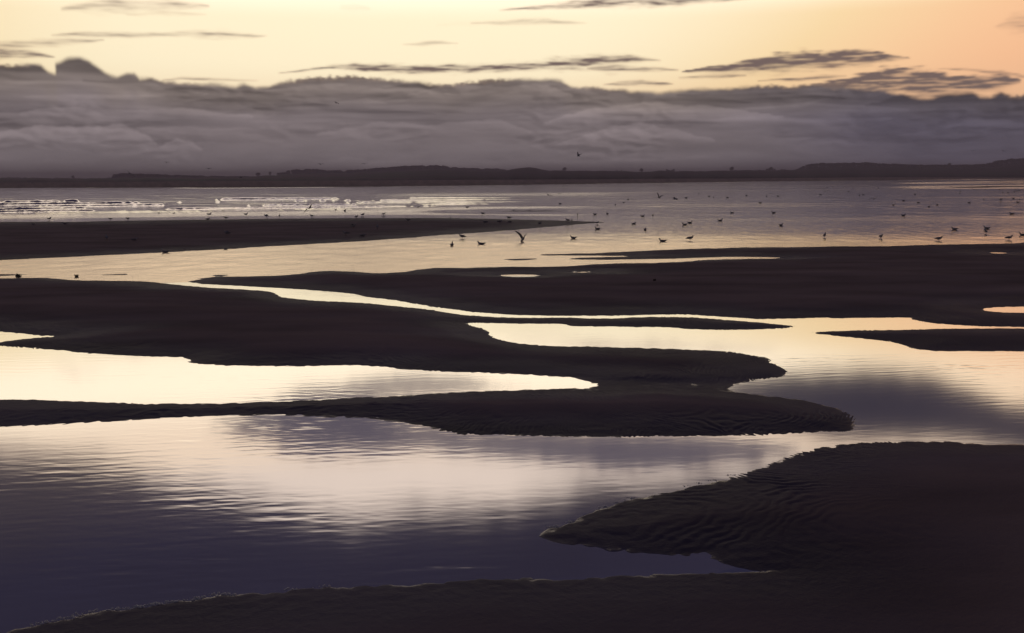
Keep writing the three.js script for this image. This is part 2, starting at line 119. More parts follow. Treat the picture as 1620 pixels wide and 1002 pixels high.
const GULLS = [   // pose, x, z, heading, size, label, group
  ['stand', 21.37, -50.57, -10, 1.00, 'dark gull standing on the near shore, facing the pools, tail low, nearer of two such', 'gulls in the near shallows and on the near shore'],
  ['stand', 25.09, -51.01, -14, 1.00, 'dark gull standing on the near shore at the far east end of the sand', 'gulls in the near shallows and on the near shore'],
  ['swim', 27.64, -54.76, 180, 1.05, 'gull cut off by the picture edge, swimming above the eastern shore gull', 'gulls in the near shallows and on the near shore'],
  ['swim', 29.02, -61.89, 180, 1.05, 'gull swimming with neck up directly behind the plump standing gull', 'gulls in the near shallows and on the near shore'],
  ['stand', 26.59, -56.77, 80, 1.00, 'plump gull standing tail-on in the shallows on the dark ripple line', 'gulls in the near shallows and on the near shore'],
  ['swim', 26.66, -61.00, 180, 1.05, 'gull swimming with raised head alone on bright water west of the stacked pair', 'gulls in the near shallows and on the near shore'],
  ['stand', 19.22, -52.65, -90, 1.00, 'round gull standing breast-on in the bright shallows, head sunk in', 'gulls in the near shallows and on the near shore'],
  ['alert', 16.63, -53.75, -88, 1.00, 'tall slim gull standing breast-on with mirror image in bright shallows', 'gulls in the near shallows and on the near shore'],
  ['stand', 9.17, -51.94, 0, 1.05, 'gull standing on thin legs in shallow bright water with its reflection below', 'gulls in the near shallows and on the near shore'],
  ['swim', 7.61, -51.04, 180, 1.05, 'gull swimming west in the bright shallows beside the long-legged wading gull', 'gulls in the near shallows and on the near shore'],
  ['landing', 0.57, -51.93, -60, 1.10, 'gull with both wings raised high, standing in the channel', 'gulls in the near shallows and on the near shore'],
  ['swim', 3.30, -54.15, 200, 1.00, 'gull crouched low on the water east of the one with raised wings', 'gulls in the near shallows and on the near shore'],
  ['stand', -2.67, -54.72, 165, 1.05, 'gull standing in shallows below the sandbar edge, tail to the east', 'gulls in the near shallows and on the near shore'],
  ['swim', -2.89, -49.01, 90, 1.05, 'gull swimming tail-on, lowest of three gulls in the middle of the channel', 'gulls in the near shallows and on the near shore'],
  ['swim', -1.50, -49.60, 180, 1.05, 'gull swimming west with neck up, easternmost of three in the middle channel', 'gulls in the near shallows and on the near shore'],
  ['swim', 5.40, -63.75, 180, 1.00, 'gull swimming just off the eastern tip of the sandbar', 'gulls in the near shallows and on the near shore'],
  ['stand', 6.03, -71.25, 20, 0.80, 'gull feeding at the very tip of the sandbar', 'gulls in the near shallows and on the near shore'],
  ['swim', 8.27, -62.65, -80, 0.95, 'gull swimming breast-on in bright water east of the sandbar tip', 'gulls in the near shallows and on the near shore'],
  ['swim', 11.79, -69.09, 180, 1.00, 'paler gull of a touching pair, swimming west in front of the other', 'gulls in the near shallows and on the near shore'],
  ['swim', 12.67, -71.93, 0, 1.00, 'gull of a touching pair, swimming east just behind the paler one', 'gulls in the near shallows and on the near shore'],
  ['swim', 15.52, -75.33, 0, 1.00, 'gull swimming east with head up, east of the touching pair', 'gulls in the near shallows and on the near shore'],
  ['swim', 8.57, -70.94, 10, 0.90, 'gull lying flat on the water midway between the bar tip and the touching pair', 'gulls in the near shallows and on the near shore'],
  ['swim', 17.93, -67.41, 30, 0.95, 'dark gull swimming alone at the edge of the bright water, head up', 'gulls in the near shallows and on the near shore'],
  ['swim', -15.48, -45.13, 180, 1.00, 'dark gull floating against the lower edge of the sandbar in the west', 'gulls in the near shallows and on the near shore'],
  ['swim', -13.31, -46.99, 180, 0.60, 'tiny far gull close under the lower edge of the sandbar', 'gulls in the near shallows and on the near shore'],
  ['stand', -38.44, -84.46, -5, 1.00, 'gull walking on the pale wet strip at the west end of the sandbar', 'gulls standing and resting on the long sandbar'],
  ['stand', -32.84, -83.05, 170, 0.95, 'hunched gull on the wet strip, western one of two dark birds', 'gulls standing and resting on the long sandbar'],
  ['preen', -30.82, -81.54, 150, 1.00, 'gull with a half-open wing on the crest of the sandbar in the west', 'gulls standing and resting on the long sandbar'],
  ['rest', -34.50, -73.23, 0, 0.85, 'dark gull sitting low on the dry top of the sandbar in the west', 'gulls standing and resting on the long sandbar'],
  ['rest', -32.37, -73.47, 200, 1.00, 'faint gull sitting flat on top of the sandbar, second from the west', 'gulls standing and resting on the long sandbar'],
  ['stand', -20.80, -52.01, 120, 1.10, 'faint bluish gull standing low on the near slope of the sandbar', 'gulls standing and resting on the long sandbar'],
  ['rest', -19.42, -52.15, 30, 1.00, 'faint gull sitting on the near slope of the sandbar, east of the bluish one', 'gulls standing and resting on the long sandbar'],
  ['preen', -15.81, -56.26, 200, 1.05, 'faint gull with lifted wing on the near slope in the middle of the sandbar', 'gulls standing and resting on the long sandbar'],
  ['rest', -24.68, -82.57, 10, 1.00, 'gull sitting on the crest of the sandbar, western one of a spaced pair', 'gulls standing and resting on the long sandbar'],
  ['stand', -23.18, -82.37, 200, 0.95, 'gull on the crest of the sandbar, eastern one of a spaced pair', 'gulls standing and resting on the long sandbar'],
  ['preen', -21.12, -87.45, 190, 1.10, 'bulky dark gull with wings fluffed on the wet strip behind the sandbar', 'gulls standing and resting on the long sandbar'],
  ['alert', -20.11, -88.02, 90, 0.90, 'slim gull standing upright in the gleaming strip with its mirror image', 'gulls standing and resting on the long sandbar'],
  ['stand', -17.23, -87.60, 200, 1.00, 'gull standing on the wet strip beneath the low flying dark gull', 'gulls standing and resting on the long sandbar'],
  ['stand', -13.16, -89.97, -30, 1.05, 'gull standing upright in the gleaming strip behind the middle of the sandbar', 'gulls standing and resting on the long sandbar'],
  ['stand', -12.54, -82.17, 60, 1.05, 'bluish gull standing on the crest of the sandbar behind its middle', 'gulls standing and resting on the long sandbar'],
  ['stand', -11.48, -91.26, -20, 1.00, 'gull standing in the gleaming strip east of the upright one', 'gulls standing and resting on the long sandbar'],
  ['preen', -9.96, -63.87, -20, 1.10, 'faint gull with lifted wing on the middle of the sandbar top', 'gulls standing and resting on the long sandbar'],
  ['stand', -8.33, -62.92, 85, 1.10, 'faint gull facing away on the sandbar top, east of the wing-lifting one', 'gulls standing and resting on the long sandbar'],
  ['stand', -9.15, -55.92, 200, 1.10, 'faint gull low on the near slope at the middle of the sandbar', 'gulls standing and resting on the long sandbar'],
  ['rest', -8.20, -55.83, 0, 1.00, 'faint gull sitting low on the near slope, east of its standing neighbour', 'gulls standing and resting on the long sandbar'],
  ['rest', -7.90, -77.31, 170, 1.10, 'gull lying flat on the sandbar crest east of the middle', 'gulls standing and resting on the long sandbar'],
  ['alert', -4.72, -78.87, 90, 0.75, 'small upright gull on the crest of the eastern sandbar', 'gulls standing and resting on the long sandbar'],
  ['swim', -2.64, -93.97, 170, 1.00, 'gull at the thin dark streak of surf behind the eastern sandbar', 'gulls standing and resting on the long sandbar'],
  ['rest', -1.90, -72.24, 190, 1.15, 'flat sitting gull on the eastern sandbar, western one of a pair', 'gulls standing and resting on the long sandbar'],
  ['stand', -0.81, -71.11, 10, 1.00, 'gull standing on the eastern sandbar beside the flat sitting one', 'gulls standing and resting on the long sandbar'],
  ['rest', -0.14, -73.04, 150, 1.00, 'gull sitting on the eastern sandbar below the dark hump on the wet strip', 'gulls standing and resting on the long sandbar'],
  ['rest', -0.22, -83.72, 180, 1.10, 'dark humped gull on the wet strip at the eastern sandbar', 'gulls standing and resting on the long sandbar'],
  ['rest', 1.98, -70.77, 40, 0.90, 'faint small gull on the narrow eastern sandbar', 'gulls standing and resting on the long sandbar'],
  ['stand', 4.07, -73.55, 150, 1.00, 'gull standing near the eastern tip of the sandbar, larger of two', 'gulls standing and resting on the long sandbar'],
  ['alert', 4.39, -73.51, 80, 0.80, 'slim gull near the eastern tip of the sandbar, smaller of two', 'gulls standing and resting on the long sandbar'],
  ['swim', -38.42, -108.59, -80, 0.90, 'small gull on the choppy sea, highest of four in the west', 'gulls swimming on the sea and in the channel'],
  ['swim', -34.73, -100.06, 60, 0.70, 'tiny gull on the choppy sea between the highest one and the paired ones', 'gulls swimming on the sea and in the channel'],
  ['swim', -33.64, -99.88, 100, 0.80, 'gull of a close pair on the western sea, slimmer one', 'gulls swimming on the sea and in the channel'],
  ['swim', -32.62, -97.93, 20, 1.00, 'gull of a close pair on the western sea, bulkier one', 'gulls swimming on the sea and in the channel'],
  ['swim', -28.41, -95.54, 0, 1.15, 'gull riding the surf behind the western sandbar, facing east', 'gulls swimming on the sea and in the channel'],
  ['swim', -24.82, -94.97, 0, 1.05, 'gull riding the surf between the western birds and the bulky fluffed one', 'gulls swimming on the sea and in the channel'],
  ['swim', -18.53, -107.20, 60, 0.95, 'gull sitting on the long dark surf line, western one of two', 'gulls swimming on the sea and in the channel'],
  ['alert', -16.65, -101.76, 0, 1.00, 'gull standing tall on the long dark surf line, eastern one of two', 'gulls swimming on the sea and in the channel'],
  ['swim', -14.60, -103.38, 180, 1.05, 'gull swimming west on the sea above the gleaming strip', 'gulls swimming on the sea and in the channel'],
  ['swim', -10.63, -116.29, 0, 0.80, 'tiny gull on the far sea above the fading surf line', 'gulls swimming on the sea and in the channel'],
  ['swim', -4.96, -113.92, 180, 1.10, 'gull swimming alone on the sea far behind the eastern sandbar', 'gulls swimming on the sea and in the channel'],
  ['rest', 0.19, -102.81, 90, 0.75, 'gull perched at the western end of the thin dark surf bar', 'gulls swimming on the sea and in the channel'],
  ['rest', 1.83, -101.71, 20, 0.60, 'gull perched on the crest of the thin dark surf bar', 'gulls swimming on the sea and in the channel'],
  ['alert', 5.73, -87.84, -85, 0.80, 'slim gull on the sea above the sandbar tip, westernmost of three', 'gulls swimming on the sea and in the channel'],
  ['swim', 7.38, -89.91, 170, 0.95, 'gull on the sea above the sandbar tip, middle one of three', 'gulls swimming on the sea and in the channel'],
  ['swim', 8.63, -91.32, 110, 0.95, 'gull on the sea above the sandbar tip, easternmost of three', 'gulls swimming on the sea and in the channel'],
  ['swim', 10.98, -84.85, 0, 0.95, 'dark gull swimming east above the flat-lying one', 'gulls swimming on the sea and in the channel'],
  ['swim', 12.10, -86.86, -80, 0.80, 'small gull close behind the dark one that swims east', 'gulls swimming on the sea and in the channel'],
  ['swim', 19.97, -91.98, 180, 0.90, 'gull swimming west far out, above the one with head up', 'gulls swimming on the sea and in the channel'],
  ['swim', 23.59, -91.38, 180, 1.05, 'gull swimming west in the open middle of the channel mouth', 'gulls swimming on the sea and in the channel'],
  ['swim', 32.11, -83.08, 0, 1.05, 'gull swimming east alone in the open water above the bright band', 'gulls swimming on the sea and in the channel'],
  ['swim', 42.00, -85.21, 180, 1.10, 'gull swimming west alone near the east edge of the open water', 'gulls swimming on the sea and in the channel'],
  ['swim', 6.15, -128.58, 180, 1.00, 'small gull far out on the sea north of the thin dark surf bar', 'gulls swimming on the sea and in the channel'],
  ['swim', 12.56, -122.53, 90, 0.80, 'small far gull, lower one of two specks in the middle of the sea', 'gulls swimming on the sea and in the channel'],
  ['swim', 14.75, -133.34, 30, 0.80, 'small far gull, upper one of two specks in the middle of the sea', 'gulls swimming on the sea and in the channel'],
  ['swim', 17.41, -151.51, 0, 0.90, 'tiny far gull just above the two specks in the middle of the sea', 'gulls swimming on the sea and in the channel'],
  ['swim', 27.50, -159.86, 0, 1.30, 'far gull swimming beneath the two low gliding ones', 'gulls swimming on the sea and in the channel'],
  ['swim', 32.53, -163.70, 90, 0.90, 'tiny far gull east of the gliding pair, lowest of a loose four', 'gulls swimming on the sea and in the channel'],
  ['swim', 33.44, -172.05, 0, 1.20, 'tiny far gull east of the gliding pair, second of a loose four', 'gulls swimming on the sea and in the channel'],
  ['swim', 34.10, -160.55, 160, 1.20, 'tiny far gull east of the gliding pair, third of a loose four', 'gulls swimming on the sea and in the channel'],
  ['swim', 30.90, -126.20, 20, 1.20, 'gull swimming on the far water midway across the channel mouth', 'gulls swimming on the sea and in the channel'],
  ['swim', 43.08, -114.55, 20, 0.90, 'gull of the spaced eastern group on open water, westernmost', 'gulls swimming on the sea and in the channel'],
  ['swim', 51.50, -133.47, 0, 1.15, 'gull of the spaced eastern group, swimming east below the flying one', 'gulls swimming on the sea and in the channel'],
  ['swim', 49.43, -123.52, 150, 1.00, 'gull of the spaced eastern group, third from the west', 'gulls swimming on the sea and in the channel'],
  ['swim', 43.86, -106.72, 30, 0.90, 'gull of the spaced eastern group, lowest one', 'gulls swimming on the sea and in the channel'],
  ['swim', 47.59, -113.58, 110, 0.90, 'gull of the spaced eastern group, next to the lowest one', 'gulls swimming on the sea and in the channel'],
  ['swim', 55.06, -122.21, 10, 1.00, 'gull of the spaced eastern group, alone on its east side', 'gulls swimming on the sea and in the channel'],
  ['swim', 65.03, -139.94, 90, 0.80, 'small gull of the spaced eastern group, highest on its east side', 'gulls swimming on the sea and in the channel'],
  ['preen', 63.69, -132.26, 0, 1.20, 'flapping gull on the open water near the east edge', 'gulls swimming on the sea and in the channel'],
  ['swim', 70.51, -142.79, 10, 1.15, 'gull swimming on open water by the east edge, highest of three', 'gulls swimming on the sea and in the channel'],
  ['swim', 60.98, -122.43, 180, 1.15, 'gull swimming on open water by the east edge, lowest of three', 'gulls swimming on the sea and in the channel'],
  ['swim', 67.55, -135.15, 60, 0.90, 'small gull by the east edge between two swimming neighbours', 'gulls swimming on the sea and in the channel'],
  ['swim', 69.03, -223.80, 82, 1.10, 'tiny dark gull in the scattered far flock beneath the wooded far shore', 'far flock on the open sea'],
  ['swim', 94.45, -281.43, 270, 1.10, 'tiny dark gull in the scattered far flock beneath the wooded far shore', 'far flock on the open sea'],
  ['swim', 100.23, -278.09, 310, 1.10, 'tiny dark gull in the scattered far flock beneath the wooded far shore', 'far flock on the open sea'],
  ['swim', 81.39, -265.02, 8, 1.10, 'tiny dark gull in the scattered far flock beneath the wooded far shore', 'far flock on the open sea'],
  ['swim', 93.50, -301.47, 193, 1.10, 'tiny dark gull in the scattered far flock beneath the wooded far shore', 'far flock on the open sea'],
  ['swim', 103.25, -327.06, 166, 1.10, 'tiny dark gull in the scattered far flock beneath the wooded far shore', 'far flock on the open sea'],
  ['swim', 124.55, -389.98, 28, 1.10, 'tiny dark gull in the scattered far flock beneath the wooded far shore', 'far flock on the open sea'],
  ['swim', 111.92, -290.07, 27, 1.10, 'tiny dark gull in the scattered far flock beneath the wooded far shore', 'far flock on the open sea'],
  ['swim', 112.79, -289.53, 249, 1.10, 'tiny dark gull in the scattered far flock beneath the wooded far shore', 'far flock on the open sea'],
  ['swim', 108.78, -273.14, 47, 1.10, 'tiny dark gull in the scattered far flock beneath the wooded far shore', 'far flock on the open sea'],
  ['swim', 44.92, -171.45, 187, 1.10, 'tiny dark gull in the scattered far flock beneath the wooded far shore', 'far flock on the open sea'],
  ['swim', 42.17, -168.12, 241, 1.10, 'tiny dark gull in the scattered far flock beneath the wooded far shore', 'far flock on the open sea'],
  ['swim', 59.81, -174.82, 280, 1.10, 'tiny dark gull in the scattered far flock beneath the wooded far shore', 'far flock on the open sea'],
  ['swim', 62.06, -179.46, 142, 1.10, 'tiny dark gull in the scattered far flock beneath the wooded far shore', 'far flock on the open sea'],
  ['swim', 72.05, -181.62, 296, 1.10, 'tiny dark gull in the scattered far flock beneath the wooded far shore', 'far flock on the open sea'],
  ['swim', 70.35, -303.22, 211, 1.10, 'tiny dark gull in the scattered far flock beneath the wooded far shore', 'far flock on the open sea'],
  ['swim', 63.91, -271.08, 73, 1.10, 'tiny dark gull in the scattered far flock beneath the wooded far shore', 'far flock on the open sea'],
  ['swim', 54.82, -180.57, 146, 1.10, 'tiny dark gull in the scattered far flock beneath the wooded far shore', 'far flock on the open sea'],
  ['swim', 97.55, -298.96, 75, 1.10, 'tiny dark gull in the scattered far flock beneath the wooded far shore', 'far flock on the open sea'],
  ['swim', 72.89, -219.96, 11, 1.10, 'tiny dark gull in the scattered far flock beneath the wooded far shore', 'far flock on the open sea'],
  ['swim', 37.26, -202.13, 242, 1.10, 'tiny dark gull in the scattered far flock beneath the wooded far shore', 'far flock on the open sea'],
  ['swim', 9.86, -208.86, 345, 1.10, 'tiny dark gull in the scattered far flock beneath the wooded far shore', 'far flock on the open sea'],
  ['swim', 84.79, -320.13, 12, 1.10, 'tiny dark gull in the scattered far flock beneath the wooded far shore', 'far flock on the open sea'],
  ['swim', 80.47, -289.53, 69, 1.10, 'tiny dark gull in the scattered far flock beneath the wooded far shore', 'far flock on the open sea'],
  ['swim', 41.20, -178.40, 137, 1.10, 'tiny dark gull in the scattered far flock beneath the wooded far shore', 'far flock on the open sea'],
  ['swim', 123.88, -290.70, 88, 1.15, 'tiny dark gull in the line along the gleaming strips by the eastern far shore', 'far flock by the gleaming strips'],
  ['swim', 134.11, -310.67, 205, 1.15, 'tiny dark gull in the line along the gleaming strips by the eastern far shore', 'far flock by the gleaming strips'],
  ['swim', 139.79, -316.55, 333, 1.15, 'tiny dark gull in the line along the gleaming strips by the eastern far shore', 'far flock by the gleaming strips'],
  ['swim', 150.08, -336.10, 37, 1.15, 'tiny dark gull in the line along the gleaming strips by the eastern far shore', 'far flock by the gleaming strips'],
  ['swim', 145.84, -322.55, 154, 1.15, 'tiny dark gull in the line along the gleaming strips by the eastern far shore', 'far flock by the gleaming strips'],
  ['swim', 157.18, -342.49, 17, 1.15, 'tiny dark gull in the line along the gleaming strips by the eastern far shore', 'far flock by the gleaming strips'],
  ['swim', 151.26, -323.89, 346, 1.15, 'tiny dark gull in the line along the gleaming strips by the eastern far shore', 'far flock by the gleaming strips'],
  ['swim', 167.10, -353.61, 103, 1.15, 'tiny dark gull in the line along the gleaming strips by the eastern far shore', 'far flock by the gleaming strips'],
  ['swim', 170.66, -350.57, 242, 1.15, 'tiny dark gull in the line along the gleaming strips by the eastern far shore', 'far flock by the gleaming strips'],
  ['swim', 109.65, -241.42, 313, 1.15, 'tiny dark gull in the line along the gleaming strips by the eastern far shore', 'far flock by the gleaming strips'],
  ['swim', 108.25, -236.72, 218, 1.15, 'tiny dark gull in the line along the gleaming strips by the eastern far shore', 'far flock by the gleaming strips'],
  ['swim', 114.27, -247.56, 229, 1.15, 'tiny dark gull in the line along the gleaming strips by the eastern far shore', 'far flock by the gleaming strips'],
  ['swim', 111.83, -240.31, 187, 1.15, 'tiny dark gull in the line along the gleaming strips by the eastern far shore', 'far flock by the gleaming strips'],
  ['swim', 114.58, -238.89, 326, 1.15, 'tiny dark gull in the line along the gleaming strips by the eastern far shore', 'far flock by the gleaming strips'],
  ['swim', 118.43, -245.35, 231, 1.15, 'tiny dark gull in the line along the gleaming strips by the eastern far shore', 'far flock by the gleaming strips'],
  ['swim', 120.84, -244.07, 211, 1.15, 'tiny dark gull in the line along the gleaming strips by the eastern far shore', 'far flock by the gleaming strips'],
  ['swim', 108.37, -217.20, 169, 1.15, 'tiny dark gull in the line along the gleaming strips by the eastern far shore', 'far flock by the gleaming strips'],
  ['swim', 100.75, -203.93, 105, 1.15, 'tiny dark gull in the line along the gleaming strips by the eastern far shore', 'far flock by the gleaming strips'],
  ['swim', 104.44, -210.36, 317, 1.15, 'tiny dark gull in the line along the gleaming strips by the eastern far shore', 'far flock by the gleaming strips'],
  ['swim', 91.69, -207.79, 280, 1.15, 'tiny dark gull in the line along the gleaming strips by the eastern far shore', 'far flock by the gleaming strips'],
  ['swim', 83.57, -189.62, 227, 1.15, 'tiny dark gull in the line along the gleaming strips by the eastern far shore', 'far flock by the gleaming strips'],
  ['swim', 93.70, -194.03, 231, 1.15, 'tiny dark gull in the line along the gleaming strips by the eastern far shore', 'far flock by the gleaming strips'],
  ['swim', 93.12, -190.86, 295, 1.15, 'tiny dark gull in the line along the gleaming strips by the eastern far shore', 'far flock by the gleaming strips'],
];
const FLYING = [   // pose, x, y, z, heading, bank, label
  ['fly', -12.06, 1.52, -60.82, 70, -38, 'dark gull flying low over the surf line, wing tip drooping towards the wet strip'],
  ['fly_up', 11.22, 1.69, -77.19, 115, 14, 'gull flying low over the far sea with one wing high'],
  ['fly', 12.71, 1.55, -78.98, 20, 10, 'gull gliding low over the far sea with wings arched downward'],
  ['fly', 30.90, 1.30, -86.66, 80, -8, 'gull flying low over the open water with spread wings, east of the middle'],
  ['fly', 4.03, 1.39, -109.93, 60, 15, 'faint gull skimming the cream band of the far sea'],
  ['fly', -29.78, 3.78, -79.61, 120, 38, 'large dark gull banking in front of the flat-topped plantation'],
  ['fly', -47.91, 5.68, -142.14, 90, 0, 'tiny speck of a gull high above the plantation, highest in the west'],
  ['fly', -42.57, 4.80, -143.83, 70, 0, 'faint gull gliding above the east end of the plantation'],
  ['fly', -21.99, 4.95, -117.97, 80, 0, 'gull gliding with bowed wings just above the wooded ridge, western one'],
  ['fly', -17.79, 5.04, -123.73, 95, -6, 'gull gliding flat just above the wooded ridge, eastern one'],
  ['fly', -23.37, 13.35, -138.04, 60, 20, 'lone gull flying high against the grey cloud bank'],
  ['fly_up', 6.56, 5.33, -99.78, 140, 12, 'gull flying with raised wing above the smooth bare hill'],
  ['fly', 90.52, 8.04, -200.51, 80, 0, 'very faint gull high above the pine wood, western one'],
  ['fly', 93.21, 7.84, -193.74, 100, 5, 'very faint gull high above the pine wood, eastern one'],
  ['fly', -2.95, 3.17, -159.97, 100, 10, 'tiny dark gull flying in front of the bare dark fields'],
  ['fly', -40.96, 3.57, -154.67, 40, -10, 'tiny dark gull flying low across the foot of the plantation'],
];
const FOAM = [[-3.555,-6.897,-3.272,-7.082,60],[-3.272,-7.082,-2.75,-7.32,120],[-2.75,-7.32,-2.291,-7.478,110],[-2.291,-7.478,-1.265,-7.66,50],[0.275,-8.814,0.921,-9.586,50],[0.921,-9.586,2.719,-10.86,50]];
const LUMPS = [
  [-16.68, -34.07, 0.22, 'dark lump of weed on the thin shoal at the west edge of the channel'],
  [-14.62, -33.84, 0.20, 'small dark lump of weed standing in the braided shallows in the west'],
  [4.25, -29.93, 0.12, 'small dark lump of weed alone on the bare sand flat in the middle'],
];

// ---------- numbers ----------
const { clamp, smoothstep, lerp, degToRad } = THREE.MathUtils;
function random(seed) { let s = seed >>> 0; return () => { s = (s + 0x6d2b79f5) | 0; let t = Math.imul(s ^ (s >>> 15), 1 | s); t = (t + Math.imul(t ^ (t >>> 7), 61 | t)) ^ t; return ((t ^ (t >>> 14)) >>> 0) / 4294967296; }; }
const PERM = new Uint8Array(512), GX = new Float64Array(256), GY = new Float64Array(256);
{ const r = random(77), p = [...Array(256).keys()]; for (let i = 255; i > 0; i--) { const j = Math.floor(r() * (i + 1)); [p[i], p[j]] = [p[j], p[i]]; } for (let i = 0; i < 512; i++) PERM[i] = p[i & 255]; for (let i = 0; i < 256; i++) { const a = r() * 2 * Math.PI; GX[i] = Math.cos(a); GY[i] = Math.sin(a); } }
function noise(x, y) {   // gradient noise, about -0.7 to 0.7
  const ix = Math.floor(x), iy = Math.floor(y), fx = x - ix, fy = y - iy, X = ix & 255, Y = iy & 255;
  const u = fx * fx * fx * (fx * (fx * 6 - 15) + 10), v = fy * fy * fy * (fy * (fy * 6 - 15) + 10);
  const a = PERM[PERM[X] + Y], b = PERM[PERM[X + 1] + Y], c = PERM[PERM[X] + Y + 1], d = PERM[PERM[X + 1] + Y + 1];
  const n0 = GX[a] * fx + GY[a] * fy, n1 = GX[b] * (fx - 1) + GY[b] * fy, n2 = GX[c] * fx + GY[c] * (fy - 1), n3 = GX[d] * (fx - 1) + GY[d] * (fy - 1);
  return lerp(lerp(n0, n1, u), lerp(n2, n3, u), v);
}
function fbm(x, y, octaves) { let s = 0, a = 1; for (let i = 0; i < octaves; i++) { s += a * noise(x + 17.3 * i, y - 9.1 * i); a *= 0.5; x *= 2.03; y *= 2.03; } return s; }
function along(points, x, k = 1) {   // value k of a list of points at x
  const n = points.length;
  if (x <= points[0][0]) return points[0][k];
  if (x >= points[n - 1][0]) return points[n - 1][k];
  let i = 1; while (points[i][0] < x) i++;
  const a = points[i - 1], b = points[i];
  return lerp(a[k], b[k], (x - a[0]) / (b[0] - a[0]));
}
const mix3 = (a, b, t) => [lerp(a[0], b[0], t), lerp(a[1], b[1], t), lerp(a[2], b[2], t)];

